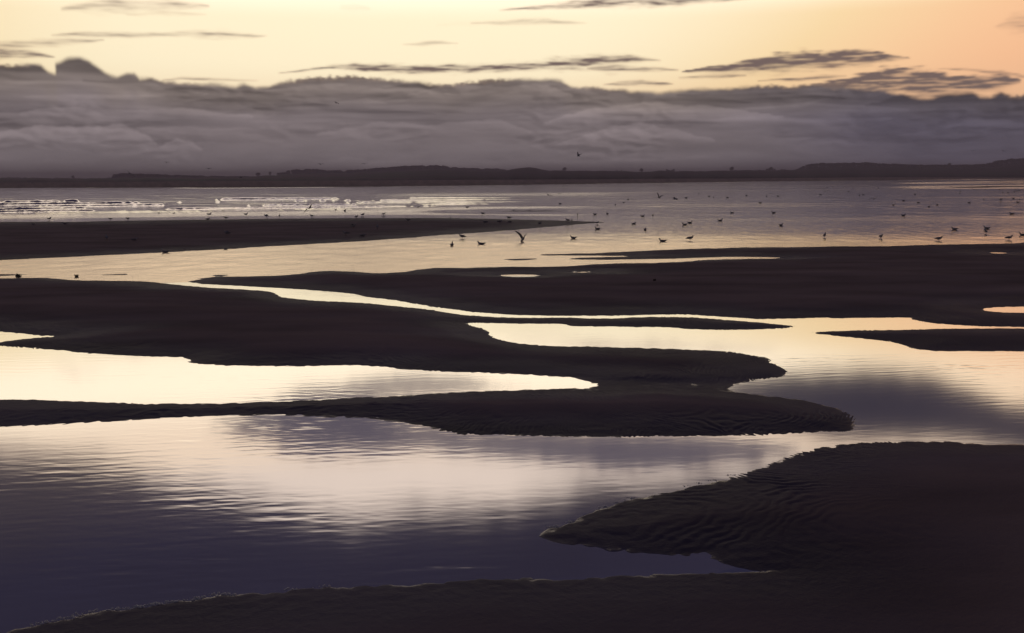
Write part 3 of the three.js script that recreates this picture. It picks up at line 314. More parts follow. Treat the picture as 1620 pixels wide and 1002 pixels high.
// ---------- sky: afterglow above a bank of cloud, a dark deck overhead ----------
function skyColor(az, up) {
  const front = Math.exp(-(((az + 6) / 96) ** 2)), far = Math.abs(az);
  // clear air: the glow, warm at the sides and towards the horizon
  const warm = smoothstep(az + 1.2 * (6 - up), 1, 30), edge = smoothstep(-az, 19, 34);
  let glow = warm < 0.45 ? mix3([1.18, 1.02, 0.71], [1.14, 0.84, 0.47], warm / 0.45) : mix3([1.14, 0.84, 0.47], [1.2, 0.65, 0.36], (warm - 0.45) / 0.55);
  glow = mix3(glow, [1.1, 0.83, 0.45], edge * 0.85);
  glow = mix3(glow, [1.04, 0.66, 0.38], smoothstep(6.4 - up, 0, 3.5) * 0.6);
  glow = mix3(glow, [1.4, 1.18, 0.89], smoothstep(up, 8.4, 10) * (1 - 0.6 * warm));
  glow = mix3(glow, [1.03, 0.80, 0.61], smoothstep(up, 11, 14) * 0.95);
  glow = mix3(glow, [0.92, 0.76, 0.66], smoothstep(up, 14.5, 16.5));
  const dusk = mix3([0.075, 0.072, 0.105], [0.036, 0.036, 0.066], smoothstep(up, 2, 40));
  let c = mix3(dusk, glow, front * (1 - smoothstep(up, 22, 40)));
  // streaks and high clouds
  const wob = fbm(az * 0.4 + 3, up * 1.6, 4), fine = fbm(az * 0.8, up * 5.5 + 40, 4);
  const body = mix3([0.2, 0.142, 0.128], [0.085, 0.075, 0.112], smoothstep(up, 9.8, 11));
  if (far < 62) {
    for (const [kind, strength, pts] of STREAKS) {
      if (az < pts[0][0] || az > pts[pts.length - 1][0]) continue;
      const high = kind === 'high' || kind === 'deep', th = along(pts, az, 2) * (high ? 1 : 1.4), mid = along(pts, az, 1) + wob * (high ? 0.45 : 0.05);
      const d = (up - mid) / th + (high ? 0.3 * wob + (kind === 'deep' ? 0.15 : 0.45) * fine : 0.5 * fine + 0.35 * wob);
      const a = kind === 'cloud' ? (1 - smoothstep(d, 0.4, 1.1)) * smoothstep(d, -2.4, -0.1) : kind === 'deep' ? 1 - smoothstep(Math.abs(d), 0.6, 1.4) : high ? 1 - smoothstep(Math.abs(d), 0.8, 1.25) : 1 - smoothstep(Math.abs(d), 0, 1.35);
      if (a <= 0) continue;
      const thick = clamp(a * strength * (high ? 1 : 1.1 + 0.75 * fbm(az * 0.55 + 11, up * 7, 3)), 0, 1);
      c = mix3(c, mix3(mix3(c, [0.75, 0.42, 0.24], 0.35), kind === 'deep' ? [0.031, 0.028, 0.05] : body, thick), thick);
    }
  }
  // the bank
  const top = along(BANK_TOP, az) + smoothstep(far, 30, 60) * (1.5 * noise(az * 0.09, 5) + 0.6 * noise(az * 0.4, 8));
  const heaped = smoothstep(noise(az * 0.16 + 60, 4), -0.2, 0.25), puff = 0.1 * fbm(az * 1.0, up * 1.8, 3) + heaped * (0.16 * (0.4 - Math.abs(fbm(az * 1.7, up * 2.2 + 30, 3))) + 0.11 * fbm(az * 4.5, up * 6, 3)), below = top + puff - up;
  const inBank = smoothstep(below, -0.05, lerp(0.3, 0.12, heaped)) * (1 - 0.8 * smoothstep(far, 70, 120));
  if (inBank > 0) {
    const bend = fbm(az * 0.07 + 2, up * 0.35, 3), wx = az * 0.2 + 1.2 * bend, wy = up * 1.1 + 0.7 * fbm(az * 0.1 + 9, up * 0.5, 3);
    const roll = fbm(wx, wy, 5), lens = fbm(az * 0.11 + 4 + 0.5 * bend, up * 1.5 + 0.02 * az + 0.5 * bend, 4), silk = fbm(az * 0.12 + 14, up * 4.2 + 1.6 * bend + 0.05 * az, 3);
    const depth = (top - up) / Math.max(top, 0.5);
    const lump = (x, y) => { const q = 0.5 * noise(x * 0.3 + 3, y * 0.7), n = fbm(x * 0.3 + q, y * 0.95 + q, 3); return 1 - 1.6 * Math.abs(n) + 0.35 * fbm(x * 1.1 + 2 * q, y * 3, 3); };
    const relief = clamp(3.6 * (lump(az, up) - lump(az + 0.22, up + 0.15)), -1, 1) * smoothstep(fbm(az * 0.12 + 50, up * 0.5, 2), -0.25, 0.25);
    let b = mix3([0.225, 0.182, 0.166], [0.222, 0.183, 0.188], smoothstep(depth, 0.1, 0.4));
    b = mix3(b, [0.31, 0.262, 0.276], smoothstep(depth, 0.5, 0.95));
    b = mix3(b, b.map((x, i) => x * [0.55, 0.58, 0.74][i]), smoothstep(az + 4 * bend, 6, 24));
    const upper = smoothstep(up, 1.8, 3.4);
    let shade = 1 + upper * (0.34 * lens + 0.22 * silk + 0.2 * roll) + (1 - upper) * (0.16 * roll + 0.14 * lens) + 0.17 * relief * smoothstep(up, 0.5, 1.6) * (1 - 0.25 * upper);
    // heaped tops lower in the bank, each lighter above and shaded below
    for (let k = 0; k < 3; k++) {
      const crest = 1.15 + 0.85 * k + 0.55 * noise(az * 0.11 + 31 * k, k * 7) + 0.28 * fbm(az * 0.42 + 17 * k, k * 3 + 5, 3) + 0.07 * noise(az * 2.6, k), s = crest - up, strong = smoothstep(noise(az * 0.08 + 5 * k, 40 + k), -0.25, 0.35);
      if (s > 0) shade += strong * (0.26 * Math.exp(-s / 0.35) * smoothstep(s, 0, 0.12) - 0.08 * Math.exp(-Math.abs(s - 0.9) / 0.4));
    }
    for (const [kind, strength, pts] of BANK_LAYERS) {
      if (az < pts[0][0] || az > pts[pts.length - 1][0]) continue;
      const th = along(pts, az, 2), wave = kind === 'heap' ? 0.13 * fbm(az * 0.8, strength * 50, 3) + 0.12 * (0.35 - Math.abs(noise(az * 1.5 + 9, strength * 80 + up))) + 0.05 * fbm(az * 4.5, up * 5, 3) : 0.06 * fbm(az * 0.4, up * 1.5, 3), d = (up - along(pts, az, 1) - wave) / th;
      if (kind === 'heap') shade += 1.9 * strength * (1 - smoothstep(d, 0.7, 1.1)) * smoothstep(d + 0.5 * roll, -2.8, 0.9);
      else shade += 1.6 * strength * (1 - smoothstep(d + 0.3 * fine, 0.2, 1.1)) * smoothstep(d + 0.5 * roll, -2, 0.2);
    }
    const rim = smoothstep(0.7 - below, 0, 0.7) * smoothstep(fbm(az * 0.3 + 70, 2, 3), -0.4, 0.3);
    b = b.map((x) => x * clamp(shade, 0.55, 1.7) * (1 - 0.1 * rim));
    b = mix3(b, [0.40, 0.26, 0.17], 0.4 * smoothstep(0.3 - below, 0, 0.3));
    c = mix3(c, b, inBank);
  }
  // the deck overhead
  const lip = along(DECK_EDGE, clamp(az, -60, 60)) + 0.7 * fbm(az * 0.12, 3.3, 3) + 0.5 * fbm(az * 0.5, up * 1.1, 4);
  const over = smoothstep(up, lip - 1.1, lip + 1.4);
  if (over > 0) {
    const n = 1 + 0.35 * fbm(az * 0.05, up * 0.12, 4);
    let deck = mix3([0.054, 0.045, 0.062], [0.019, 0.0185, 0.043], smoothstep(up, 15.5, 20));
    deck = mix3(deck, [0.034, 0.036, 0.068], smoothstep(up, 26, 50));
    c = mix3(c, deck.map((x) => x * n), over);
  }
  return c;
}
const skyTexture = (() => {
  const W = 4096, H = 3072, data = new Float32Array(W * H * 4);
  for (let j = 0; j < H; j++) {
    const up = (j + 0.5) / H * 180 - 90;
    for (let i = 0; i < W; i++) {
      let az = (i + 0.5) / W * 360 - 180 + 90; if (az > 180) az -= 360;   // 0 is straight ahead, along -z
      const k = (j * W + i) * 4, coarse = (up > 26 || Math.abs(az) > 62) && i % 4;
      if (up < -0.2) { data[k] = 0.03; data[k + 1] = 0.027; data[k + 2] = 0.035; data[k + 3] = 1; continue; }
      if (coarse) { data.copyWithin(k, k - 4, k); continue; }
      const c = skyColor(az, Math.max(up, 0.01));
      data[k] = c[0]; data[k + 1] = c[1]; data[k + 2] = c[2]; data[k + 3] = 1;
    }
  }
  const t = new THREE.DataTexture(data, W, H, THREE.RGBAFormat, THREE.FloatType);
  t.mapping = THREE.EquirectangularReflectionMapping; t.magFilter = THREE.LinearFilter; t.needsUpdate = true;
  return t;
})();
scene.background = skyTexture;
scene.environment = skyTexture;
// what is left of the sun: a broad, very weak warm light out of the afterglow
const sun = new THREE.DirectionalLight(0xffd2a0, 0.004);
sun.position.set(-0.17 * 400, 0.2 * 400, -0.96 * 400);
sun.castShadow = true; sun.shadow.radius = 90;
Object.assign(sun.shadow.camera, { left: -120, right: 120, top: 120, bottom: -120, near: 1, far: 900 });
scene.add(sun, sun.target);
// sea air
scene.fog = new THREE.FogExp2(new THREE.Color(0.62, 0.55, 0.655), 0.00048);

// ---------- helpers ----------
const used = new Map();
function numbered(name) { const n = used.get(name) ?? 0; used.set(name, n + 1); return n ? name + '_' + String(n).padStart(3, '0') : name; }
function mesh(name, geometry, material, parent, props) {
  const m = new THREE.Mesh(geometry, material); m.name = parent === scene || !parent ? numbered(name) : name; m.castShadow = m.receiveShadow = true;
  if (props) Object.assign(m.userData, props);
  (parent ?? scene).add(m); return m;
}
const structure = (name, geometry, material) => mesh(name, geometry, material, scene, { kind: 'structure' });
function smoothPath(points) {   // closed curve through the points, three pieces to each side
  const n = points.length, out = [];
  for (let i = 0; i < n; i++) {
    const [a, b, c, d] = [points[(i + n - 1) % n], points[i], points[(i + 1) % n], points[(i + 2) % n]], len = Math.hypot(c[0] - b[0], c[1] - b[1]);
    const held = (x, z) => { const k = Math.min(0.4, 0.5 * len / (Math.hypot(x, z) + 1e-9)); return [x * k, z * k]; };
    const m = held(c[0] - a[0], c[1] - a[1]), w = held(d[0] - b[0], d[1] - b[1]);
    for (let k = 0; k < 3; k++) {
      const t = k / 3, t2 = t * t, t3 = t2 * t, f = (i) => (2 * t3 - 3 * t2 + 1) * b[i] + (t3 - 2 * t2 + t) * m[i] + (3 * t2 - 2 * t3) * c[i] + (t3 - t2) * w[i];
      out.push([f(0), f(1)]);
    }
  }
  return out;
}
function outline(points) {
  const p = smoothPath(points), n = p.length, e = new Float64Array(n * 4); let x0 = 1e9, x1 = -1e9, z0 = 1e9, z1 = -1e9;
  p.forEach(([x, z], i) => { const [u, v] = p[(i + 1) % n]; e.set([x, z, u, v], i * 4); x0 = Math.min(x0, x); x1 = Math.max(x1, x); z0 = Math.min(z0, z); z1 = Math.max(z1, z); });
  return { e, n, x0, x1, z0, z1 };
}
function signedDistance(o, x, z, limit) {   // negative inside; no finer than limit when that far away
  const bx = Math.max(o.x0 - x, 0, x - o.x1), bz = Math.max(o.z0 - z, 0, z - o.z1), box = Math.hypot(bx, bz);
  if (box > limit) return box;
  let best = 1e18, inside = false; const e = o.e;
  for (let i = 0; i < o.n * 4; i += 4) {
    const ax = e[i], az = e[i + 1], bx2 = e[i + 2], bz2 = e[i + 3], dx = bx2 - ax, dz = bz2 - az, px = x - ax, pz = z - az;
    let t = (px * dx + pz * dz) / (dx * dx + dz * dz + 1e-12); t = t < 0 ? 0 : t > 1 ? 1 : t;
    const qx = px - t * dx, qz = pz - t * dz, d = qx * qx + qz * qz;
    if (d < best) best = d;
    if ((az > z) !== (bz2 > z) && x < dx * (z - az) / dz + ax) inside = !inside;
  }
  return inside ? -Math.sqrt(best) : Math.sqrt(best);
}
const waters = Object.values(WATER_EDGES).map(outline), bars = Object.values(BAR_EDGES).map(outline);
function shore(x, z) {   // metres to the water's edge: positive on sand
  let d = 1e9;
  for (const o of waters) d = Math.min(d, signedDistance(o, x, z, Math.abs(d)));
  for (const o of bars) { const b = signedDistance(o, x, z, Math.max(1, Math.abs(d))); d = Math.max(d, -b); }
  return d;
}
// height of the sand over the water level, and how wet it is
function sandAt(x, z) {
  const r = Math.hypot(x, z);
  let d = shore(x, z), gutter = 1;
  const near = 1 - smoothstep(r, 28, 60);
  d += near * (0.05 * noise(x * 1.6, z * 1.6) + 0.04 * noise(x * 4, z * 4) + 0.03 * noise(x * 9, z * 9)) + smoothstep(r, 22, 50) * (0.25 * noise(x * 0.35, z * 0.16) + 0.3 * noise(x * 0.9, z * 0.35) + 0.18 * noise(x * 2.2, z * 0.8));
  for (const [x0, z0, x1, z1] of TROUGHS) { const dx = x1 - x0, dz = z1 - z0, t = clamp(((x - x0) * dx + (z - z0) * dz) / (dx * dx + dz * dz), 0, 1), q = Math.hypot(x - x0 - t * dx, z - z0 - t * dz) + 0.06 * noise(x * 3, z * 3); if (d > 0.06) { d = lerp(0.06, d, smoothstep(q, 0.1, 0.9)); gutter = Math.min(gutter, smoothstep(q, 0.2, 0.7)); } }
  const slope = lerp(0.075, 0.012, smoothstep(r, 16, 90)), rise = lerp(0.17, 0.1, smoothstep(r, 30, 90)), far = smoothstep(r, 250, 600);
  let h;
  if (d > 0) h = lerp(rise * (1 - Math.exp(-d * slope / rise)), Math.min(2.2, 0.004 * d + 0.01 * Math.max(0, d - 60)), far);
  else h = Math.max(-0.35, d * lerp(0.09, 0.03, smoothstep(r, 20, 90)));
  const inland = smoothstep(d, 0.15, 1.6) * (1 - far);
  h += inland * (0.05 * fbm(x * 0.13 + 2, z * 0.34, 2) + 0.022 * noise(x * 0.5, z * 0.9)) * lerp(1, 0.5, smoothstep(r, 30, 70));
  if (r < 34) {   // ripples left by the tide
    const patch = smoothstep(0.75 * fbm(x * 0.32, z * 0.45 + 7, 3) + 0.25, -0.1, 0.35), band = (1 - smoothstep(d, 0.5, 2.6)) * smoothstep(r, 7.8, 9.6);
    const amp = lerp(0.0065, 0.0095, smoothstep(r, 9, 14)) * (0.55 + 0.9 * Math.abs(noise(x * 0.9 + 40, z * 1.1)) * 1.6) * clamp(0.03 + band * (0.2 + 0.95 * patch), 0, 1) * (1 - smoothstep(r, 22, 34)) * smoothstep(d, -0.35, 0.4) * (0.1 + 0.9 * gutter);
    const turn = 0.95 * noise(x * 0.24 + 5, z * 0.3), wx = x + 0.3 * noise(x * 1.1, z * 1.1 + 3) + 0.14 * noise(x * 3.3, z * 3.3), wz = z + 0.3 * noise(x * 1.0 + 9, z * 1.0) + 0.14 * noise(x * 3.4 + 3, z * 3.2);
    const s = (wz * Math.cos(0.5 + turn) + wx * Math.sin(0.5 + turn)) / 0.13, w = Math.sin(s * 2 * Math.PI), crest = 0.6 * w + 0.4 * (1 - 2 * Math.abs(Math.sin(s * Math.PI)));
    h += amp * (crest * (0.75 + 0.5 * noise(x * 3, z * 3)) + 0.8 * noise(x * 7, z * 11)) + 0.0016 * noise(x * 16, z * 16) * (1 - smoothstep(r, 12, 22));
  }
  h += 0.005 * near * noise(x * 8, z * 8) * (1 - smoothstep(Math.abs(d), 0.1, 0.7));
  return [h, d];
}
function polarSheet(angles, radii, at) {   // a sheet of ground: rings around the place where one stands, finer where it is near
  const na = angles.length, nr = radii.length, pos = new Float32Array(na * nr * 3), uv = new Float32Array(na * nr * 2), uv1 = new Float32Array(na * nr * 2), col = new Float32Array(na * nr * 3), index = [];
  for (let j = 0; j < nr; j++) for (let i = 0; i < na; i++) {
    const k = j * na + i, x = radii[j] * Math.sin(angles[i]), z = -radii[j] * Math.cos(angles[i]), s = at(x, z, radii[j], angles[i]);
    pos.set([x, s.h, z], k * 3); uv.set([s.u ?? 0, 0.5], k * 2); uv1.set([x, -z], k * 2); col.set(s.c ?? [1, 1, 1], k * 3);
  }
  const idx = new Uint32Array((na - 1) * (nr - 1) * 6); let q = 0;
  for (let j = 0; j < nr - 1; j++) for (let i = 0; i < na - 1; i++) { const a = j * na + i, b = a + 1, c = a + na, d = c + 1; idx[q++] = a; idx[q++] = b; idx[q++] = c; idx[q++] = b; idx[q++] = d; idx[q++] = c; }
  const g = new THREE.BufferGeometry();
  g.setAttribute('position', new THREE.BufferAttribute(pos, 3)); g.setAttribute('uv', new THREE.BufferAttribute(uv, 2)); g.setAttribute('uv1', new THREE.BufferAttribute(uv1, 2)); g.setAttribute('color', new THREE.BufferAttribute(col, 3));
  g.setIndex(new THREE.BufferAttribute(idx, 1)); g.computeVertexNormals();
  return g;
}
function span(a, b, n) { return Array.from({ length: n }, (_, i) => lerp(a, b, i / (n - 1))); }
const ringsOf = (p0, p1, step) => { const r = []; for (let p = p0; p > p1; p -= step) r.push(EYE / Math.tan(Math.atan((p - 0) / 1600))); return r; };   // evenly spaced as seen from eye height
function ramp(values) {   // a strip of greys that a first uv coordinate looks up
  const d = new Uint8Array(256 * 4); for (let i = 0; i < 256; i++) { const v = Math.round(255 * along(values, i / 255)); d.set([v, v, v, v], i * 4); }
  const t = new THREE.DataTexture(d, 256, 1); t.magFilter = THREE.LinearFilter; t.needsUpdate = true; return t;
}

// ---------- sand ----------
{
  const S = 512, d = new Uint8Array(S * S * 4), r = random(5), b = new Float32Array(S * S);
  for (let k = 0; k < 90; k++) { const kx = Math.round((r() - 0.5) * 90), ky = Math.round((r() - 0.5) * 90), ph = r() * 6.28, a = 1 / (4 + Math.hypot(kx, ky) * 0.5); for (let y = 0; y < S; y++) for (let x = 0; x < S; x++) b[y * S + x] += a * Math.sin(2 * Math.PI * (kx * x + ky * y) / S + ph); }
  let lo = 1e9, hi = -1e9; for (const v of b) { lo = Math.min(lo, v); hi = Math.max(hi, v); }
  for (let i = 0; i < S * S; i++) { const v = 255 * clamp((b[i] - lo) / (hi - lo) * 0.85 + 0.15 * r(), 0, 1); d.set([v, v, v, 255], i * 4); }
  const grain = new THREE.DataTexture(d, S, S); grain.wrapS = grain.wrapT = THREE.RepeatWrapping; grain.magFilter = THREE.LinearFilter; grain.channel = 1; grain.repeat.set(1 / 1.7, 1 / 1.7); grain.needsUpdate = true;
  const material = new THREE.MeshPhysicalMaterial({ name: 'sand', vertexColors: true, metalness: 0, roughness: 1, ior: 1.4, roughnessMap: ramp([[0, 0.08], [0.12, 0.2], [0.3, 0.5], [0.55, 0.55], [1, 0.95]]), specularIntensity: 1, specularIntensityMap: ramp([[0, 0.9], [0.12, 0.35], [0.28, 0.13], [0.55, 0.09], [1, 0.025]]), bumpMap: grain, bumpScale: 0.004 });
  const angles = [...span(-Math.PI, degToRad(-50), 30), ...span(degToRad(-49), degToRad(-30.5), 60), ...span(degToRad(-30.4), degToRad(30.4), 1060), ...span(degToRad(30.5), degToRad(49), 60), ...span(degToRad(50), Math.PI, 30)];
  const radii = [0.01, 1, 2, 3, 4, 5, 5.8, ...ringsOf(800, 1.6, 1.05), 3700, 4800];
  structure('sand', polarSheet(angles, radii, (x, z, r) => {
    const [h, d] = sandAt(x, z);
    const wet = 1 - smoothstep(h + 0.02 * fbm(x * 0.9, z * 0.9, 2), 0.02, 0.13), film = smoothstep(h + 0.006 * noise(x * 3, z * 3), -0.004, 0.007);
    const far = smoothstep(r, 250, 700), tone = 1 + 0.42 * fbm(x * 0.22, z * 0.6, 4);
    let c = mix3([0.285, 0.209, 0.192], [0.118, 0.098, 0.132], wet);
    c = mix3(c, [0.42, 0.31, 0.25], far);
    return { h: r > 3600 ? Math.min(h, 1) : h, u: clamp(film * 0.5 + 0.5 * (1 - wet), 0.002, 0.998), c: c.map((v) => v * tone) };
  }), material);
}

// ---------- water ----------
function rippleMap(size, metres, seed, waves, tile, maskAt) {   // slopes of crossing wavelets, as a normal map
  const r = random(seed), sx = new Float32Array(size * size), sz = new Float32Array(size * size), list = [];
  for (let k = 0; k < waves.n; k++) {
    const len = waves.short * Math.pow(waves.long / waves.short, r()), dir = (r() + r() + r() - 1.5) * waves.spread, kk = 2 * Math.PI / len;
    let kx = kk * Math.sin(dir), kz = kk * Math.cos(dir);
    if (tile) { const q = 2 * Math.PI / metres; kx = Math.round(kx / q) * q; kz = Math.round(kz / q) * q; }
    list.push([kx, kz, r() * 6.28, waves.slope * Math.sqrt(2 / waves.n) * Math.pow(len / waves.long, waves.tilt), r() * 50]);
  }
  const step = metres / size;
  for (const [kx, kz, ph, a, o] of list) {
    const l = Math.hypot(kx, kz), ax = a * kx / l, az = a * kz / l, cx = Math.cos(kx * step), sxs = Math.sin(kx * step);
    for (let j = 0; j < size; j++) {
      let c = Math.cos(kz * j * step + ph), s = Math.sin(kz * j * step + ph);
      for (let i = 0, q = j * size; i < size; i++, q++) { sx[q] += ax * c; sz[q] += az * c; const c2 = c * cx - s * sxs; s = s * cx + c * sxs; c = c2; }
    }
  }
  const d = new Uint8Array(size * size * 4), S = waves.scale;
  for (let j = 0; j < size; j++) for (let i = 0; i < size; i++) {
    const q = j * size + i, m = maskAt(i * step, j * step), e = (v) => Math.round(127.5 + 127.5 * clamp(v * m / S, -1, 1));
    d[q * 4] = e(-sx[q]); d[q * 4 + 1] = e(-sz[q]); d[q * 4 + 2] = 255; d[q * 4 + 3] = 255;
  }
  const t = new THREE.DataTexture(d, size, size); t.magFilter = THREE.LinearFilter; t.channel = 1; t.needsUpdate = true;
  if (tile) t.wrapS = t.wrapT = THREE.RepeatWrapping;
  return t;
}
const WATER = [0.85, 0.84, 0.83];
const SPLIT = 33.5;   // beyond this distance the open sea and channel, nearer the pools
{
  const M = 46, X0 = -23, V0 = 2;   // a square of 46 m: x from -23, towards the sea from 2 m
  const map = rippleMap(2048, M, 11, { n: 56, short: 0.05, long: 0.34, spread: 0.55, slope: 0.0056, tilt: 0.0, scale: 0.03 }, false, (u, v) => {
    const x = u + X0, z = v + V0;
    const gust = smoothstep(fbm(x * 0.16 + 3, z * 0.33, 3), -0.15, 0.5), cat = smoothstep(fbm(x * 0.5 - 8, z * 1.1 + 2, 3), -0.05, 0.5);
    return 0.2 + 0.55 * gust + 0.75 * cat * gust;
  });
  map.repeat.set(1 / M, 1 / M); map.offset.set(-X0 / M, -V0 / M);
  const m = new THREE.MeshPhysicalMaterial({ name: 'pool water', color: new THREE.Color().setRGB(...WATER), metalness: 1, roughness: 0.06, normalMap: map, normalScale: new THREE.Vector2(0.03, 0.03) });
  structure('tidal_water', polarSheet([...span(degToRad(-75), degToRad(75), 121)], [4, 5, 6, 7, 8, 10, 12, 15, 18, 22, 26, 30, SPLIT], (x, z) => ({ h: 0 })), m);
}
{
  const M = 24, map = rippleMap(1024, M, 23, { n: 70, short: 0.1, long: 1.1, spread: 1.5, slope: 0.02, tilt: 0.1, scale: 0.09 }, true, () => 1);
  map.repeat.set(1 / M, 1 / M);
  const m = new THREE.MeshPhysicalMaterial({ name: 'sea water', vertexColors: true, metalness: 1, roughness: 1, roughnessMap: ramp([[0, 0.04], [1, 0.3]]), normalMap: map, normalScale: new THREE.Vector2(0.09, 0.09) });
  const angles = [...span(degToRad(-75), degToRad(-31), 60), ...span(degToRad(-30.6), degToRad(30.6), 620), ...span(degToRad(31), degToRad(75), 60)];
  const radii = [SPLIT, ...ringsOf(EYE / SPLIT * 1600 - 0.3, 46, 0.7), ...ringsOf(45.7, 13, 0.16), ...ringsOf(12.8, 2.2, 0.32)].filter((r) => r >= SPLIT);
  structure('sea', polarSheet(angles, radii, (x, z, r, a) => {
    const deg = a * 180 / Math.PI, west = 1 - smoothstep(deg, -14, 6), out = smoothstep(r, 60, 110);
    const d = -shore(x, z), deep = smoothstep(d, 1, 9);
    const wob = 14 * noise(x * 0.012, z * 0.012) + 4 * noise(x * 0.05, z * 0.03 + 7);
    let surfLines = 0;   // low waves with a short steep face towards the beach and a long back
    for (const [at, k] of [[103, 0], [110, 3], [119, 1], [129, 4], [141, 9], [155, 2], [171, 6]]) {
      const long = smoothstep(noise(deg * 0.17 + k * 5, k * 2.7) + 0.25 * noise(deg * 0.8, k) + 0.22 * noise(deg * 3, k) + 0.15 * noise(deg * 9, k), -0.1, 0.02);
      if (long <= 0) continue;
      const off = r + 5 * noise(deg * 0.12 + k * 9, k) + 1.2 * noise(deg * 0.6, k * 3) + 0.9 * noise(deg * 2.7, k * 4) + 0.5 * noise(deg * 8, k) - at, face = Math.max(0.8, 6.8e-5 * at * at), h = 0.23 * face * (0.75 + 0.5 * Math.abs(noise(deg * 1.3, k + 3))) * long;
      surfLines = Math.max(surfLines, off < 0 ? h * clamp(1 + off / face, 0, 1) : h * clamp(1 - off / (4 * face), 0, 1));
    }
    const train = 0.055 * Math.sin((z + 0.12 * x + 0.4 * wob) / 9 * 2 * Math.PI) * (0.5 + noise(x * 0.05, z * 0.07)) + 0.035 * Math.sin((z - 0.2 * x + wob) / 5.5 * 2 * Math.PI) * (0.5 + noise(x * 0.07 + 9, z * 0.1)) + 0.05 * fbm(x * 0.12, z * 0.33, 3);
    const chop = fbm(x * 0.14, z * 0.3, 3);
    // how far the wind ruffles the surface: bands of it, and wherever the water shoals
    const band = (m, w) => Math.exp(-(((r - m + 8 * noise(x * 0.02, 3)) / w) ** 2)), patch = smoothstep(fbm(x * 0.012, z * 0.05 + 9, 3), 0.05, 0.4);
    const near = 1 - smoothstep(r + 7 * noise(x * 0.07, z * 0.16), 46, 66), shoal = smoothstep(d, 5, 9) * (1 - smoothstep(d, 15, 24)) * smoothstep(r, 60, 72) * (1 - smoothstep(r, 105, 125)) * (1 - smoothstep(deg, 0, 6));
    const surf = west * smoothstep(noise(deg * 0.1 + 3, r * 0.16 + 0.6 * noise(deg * 0.25, r * 0.05)), 0.08, 0.3) * smoothstep(r, 92, 100) * (1 - smoothstep(r, 128, 150));
    const streaks = 0.45 * surf + band(205, 26) * smoothstep(deg, -9, -5) * (1 - smoothstep(deg, 3, 9)) + 0.5 * patch * (1 - west) ;
    const gleam = smoothstep(r, 250, 300) * (1 - smoothstep(d, 8, 30)) * (0.9 * smoothstep(deg, 20, 23) + 0.7 * smoothstep(deg, -19, -17) * (1 - smoothstep(deg, -11, -9)));
    const rough = 0.04 + 0.68 * near + 0.6 * shoal + 0.35 * streaks + gleam;
    const wavelets = 0.0045 * noise(x * 1.9, z * 1.3) * (1 - smoothstep(r, 60, 90)) + 0.012 * noise(x * 0.8 + 7, z * 0.55) + 0.02 * noise(x * 0.35, z * 0.22 + 3) * smoothstep(r, 50, 90) + 0.075 * noise(x * 0.5, z * 0.2 + 8) * smoothstep(r, 58, 95) * (0.35 + noise(x * 0.03, z * 0.06));
    return { h: deep * (west * smoothstep(r, 94, 103) * (0.4 * train * (1 + smoothstep(r, 120, 170)) + surfLines) + 0.02 * out * chop) + smoothstep(d, 0.3, 3) * wavelets * (0.5 + 1.9 * near + 0.6 * streaks),
      u: clamp(rough, 0.01, 0.99), c: mix3(mix3([1.0, 0.79, 0.59], [0.64, 0.6, 0.72], smoothstep(r, 50, 85)), [0.43, 0.42, 0.6], west * smoothstep(r, 100, 150)) };  // reflected peach put into the near channel colour; darker and bluer out west
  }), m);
}

// ---------- the far shore: low dunes, fields rising to a ridge ----------
{
  const m = new THREE.MeshPhysicalMaterial({ name: 'turf', vertexColors: true, roughness: 1, specularIntensity: 0 });
  const foot = (deg) => lerp(930, 1350, smoothstep(deg, 2, 26)) * (1 + 0.03 * noise(deg * 0.35, 2));
  const angles = span(degToRad(-48), degToRad(48), 700), radii = span(0, 1, 60);
  const na = angles.length, g = polarSheet(angles, radii, () => ({ h: 0 })), p = g.attributes.position, c = g.attributes.color;
  for (let j = 0; j < radii.length; j++) for (let i = 0; i < na; i++) {
    const deg = angles[i] * 180 / Math.PI, f = foot(deg), crest = along(RIDGE, deg), t = radii[j], r = lerp(f, 3100, t * t), k = j * na + i, x = r * Math.sin(angles[i]), z = -r * Math.cos(angles[i]);
    const dune = (3.6 + 2.2 * fbm(deg * 0.9, 3, 3)) * smoothstep(r, f, f + 18), up = smoothstep(r, f + 60, 2400), down = smoothstep(r, 2450, 3100);
    const h = -0.5 + dune + Math.max(0, crest - 3) * up * (1 - 0.75 * down) + up * 1.2 * fbm(x * 0.006, z * 0.006, 3);
    p.setXYZ(k, x, h, z);
    const brighter = 1 + 2.4 * (1 - smoothstep(deg, -14, 2)); const field = noise(x * 0.0045 + 0.5 * noise(x * 0.002, z * 0.002), z * 0.007) > 0.05, base = r < f + 60 ? [0.07, 0.062, 0.045] : field ? [0.05, 0.065, 0.03] : [0.075, 0.06, 0.042];  // turf colour lifted towards the west, standing in for the thicker haze there
    c.setXYZ(k, ...base.map((v) => v * brighter * (1.3 + 0.3 * noise(x * 0.02, z * 0.02))));
  }
  g.computeVertexNormals();
  structure('hill', g, m);
}
const leafMaterial = new THREE.MeshPhysicalMaterial({ name: 'dark foliage', color: new THREE.Color().setRGB(0.06, 0.055, 0.04), roughness: 1, specularIntensity: 0 });
const barkMaterial = new THREE.MeshStandardMaterial({ name: 'bark', color: new THREE.Color().setRGB(0.06, 0.048, 0.04), roughness: 1 });
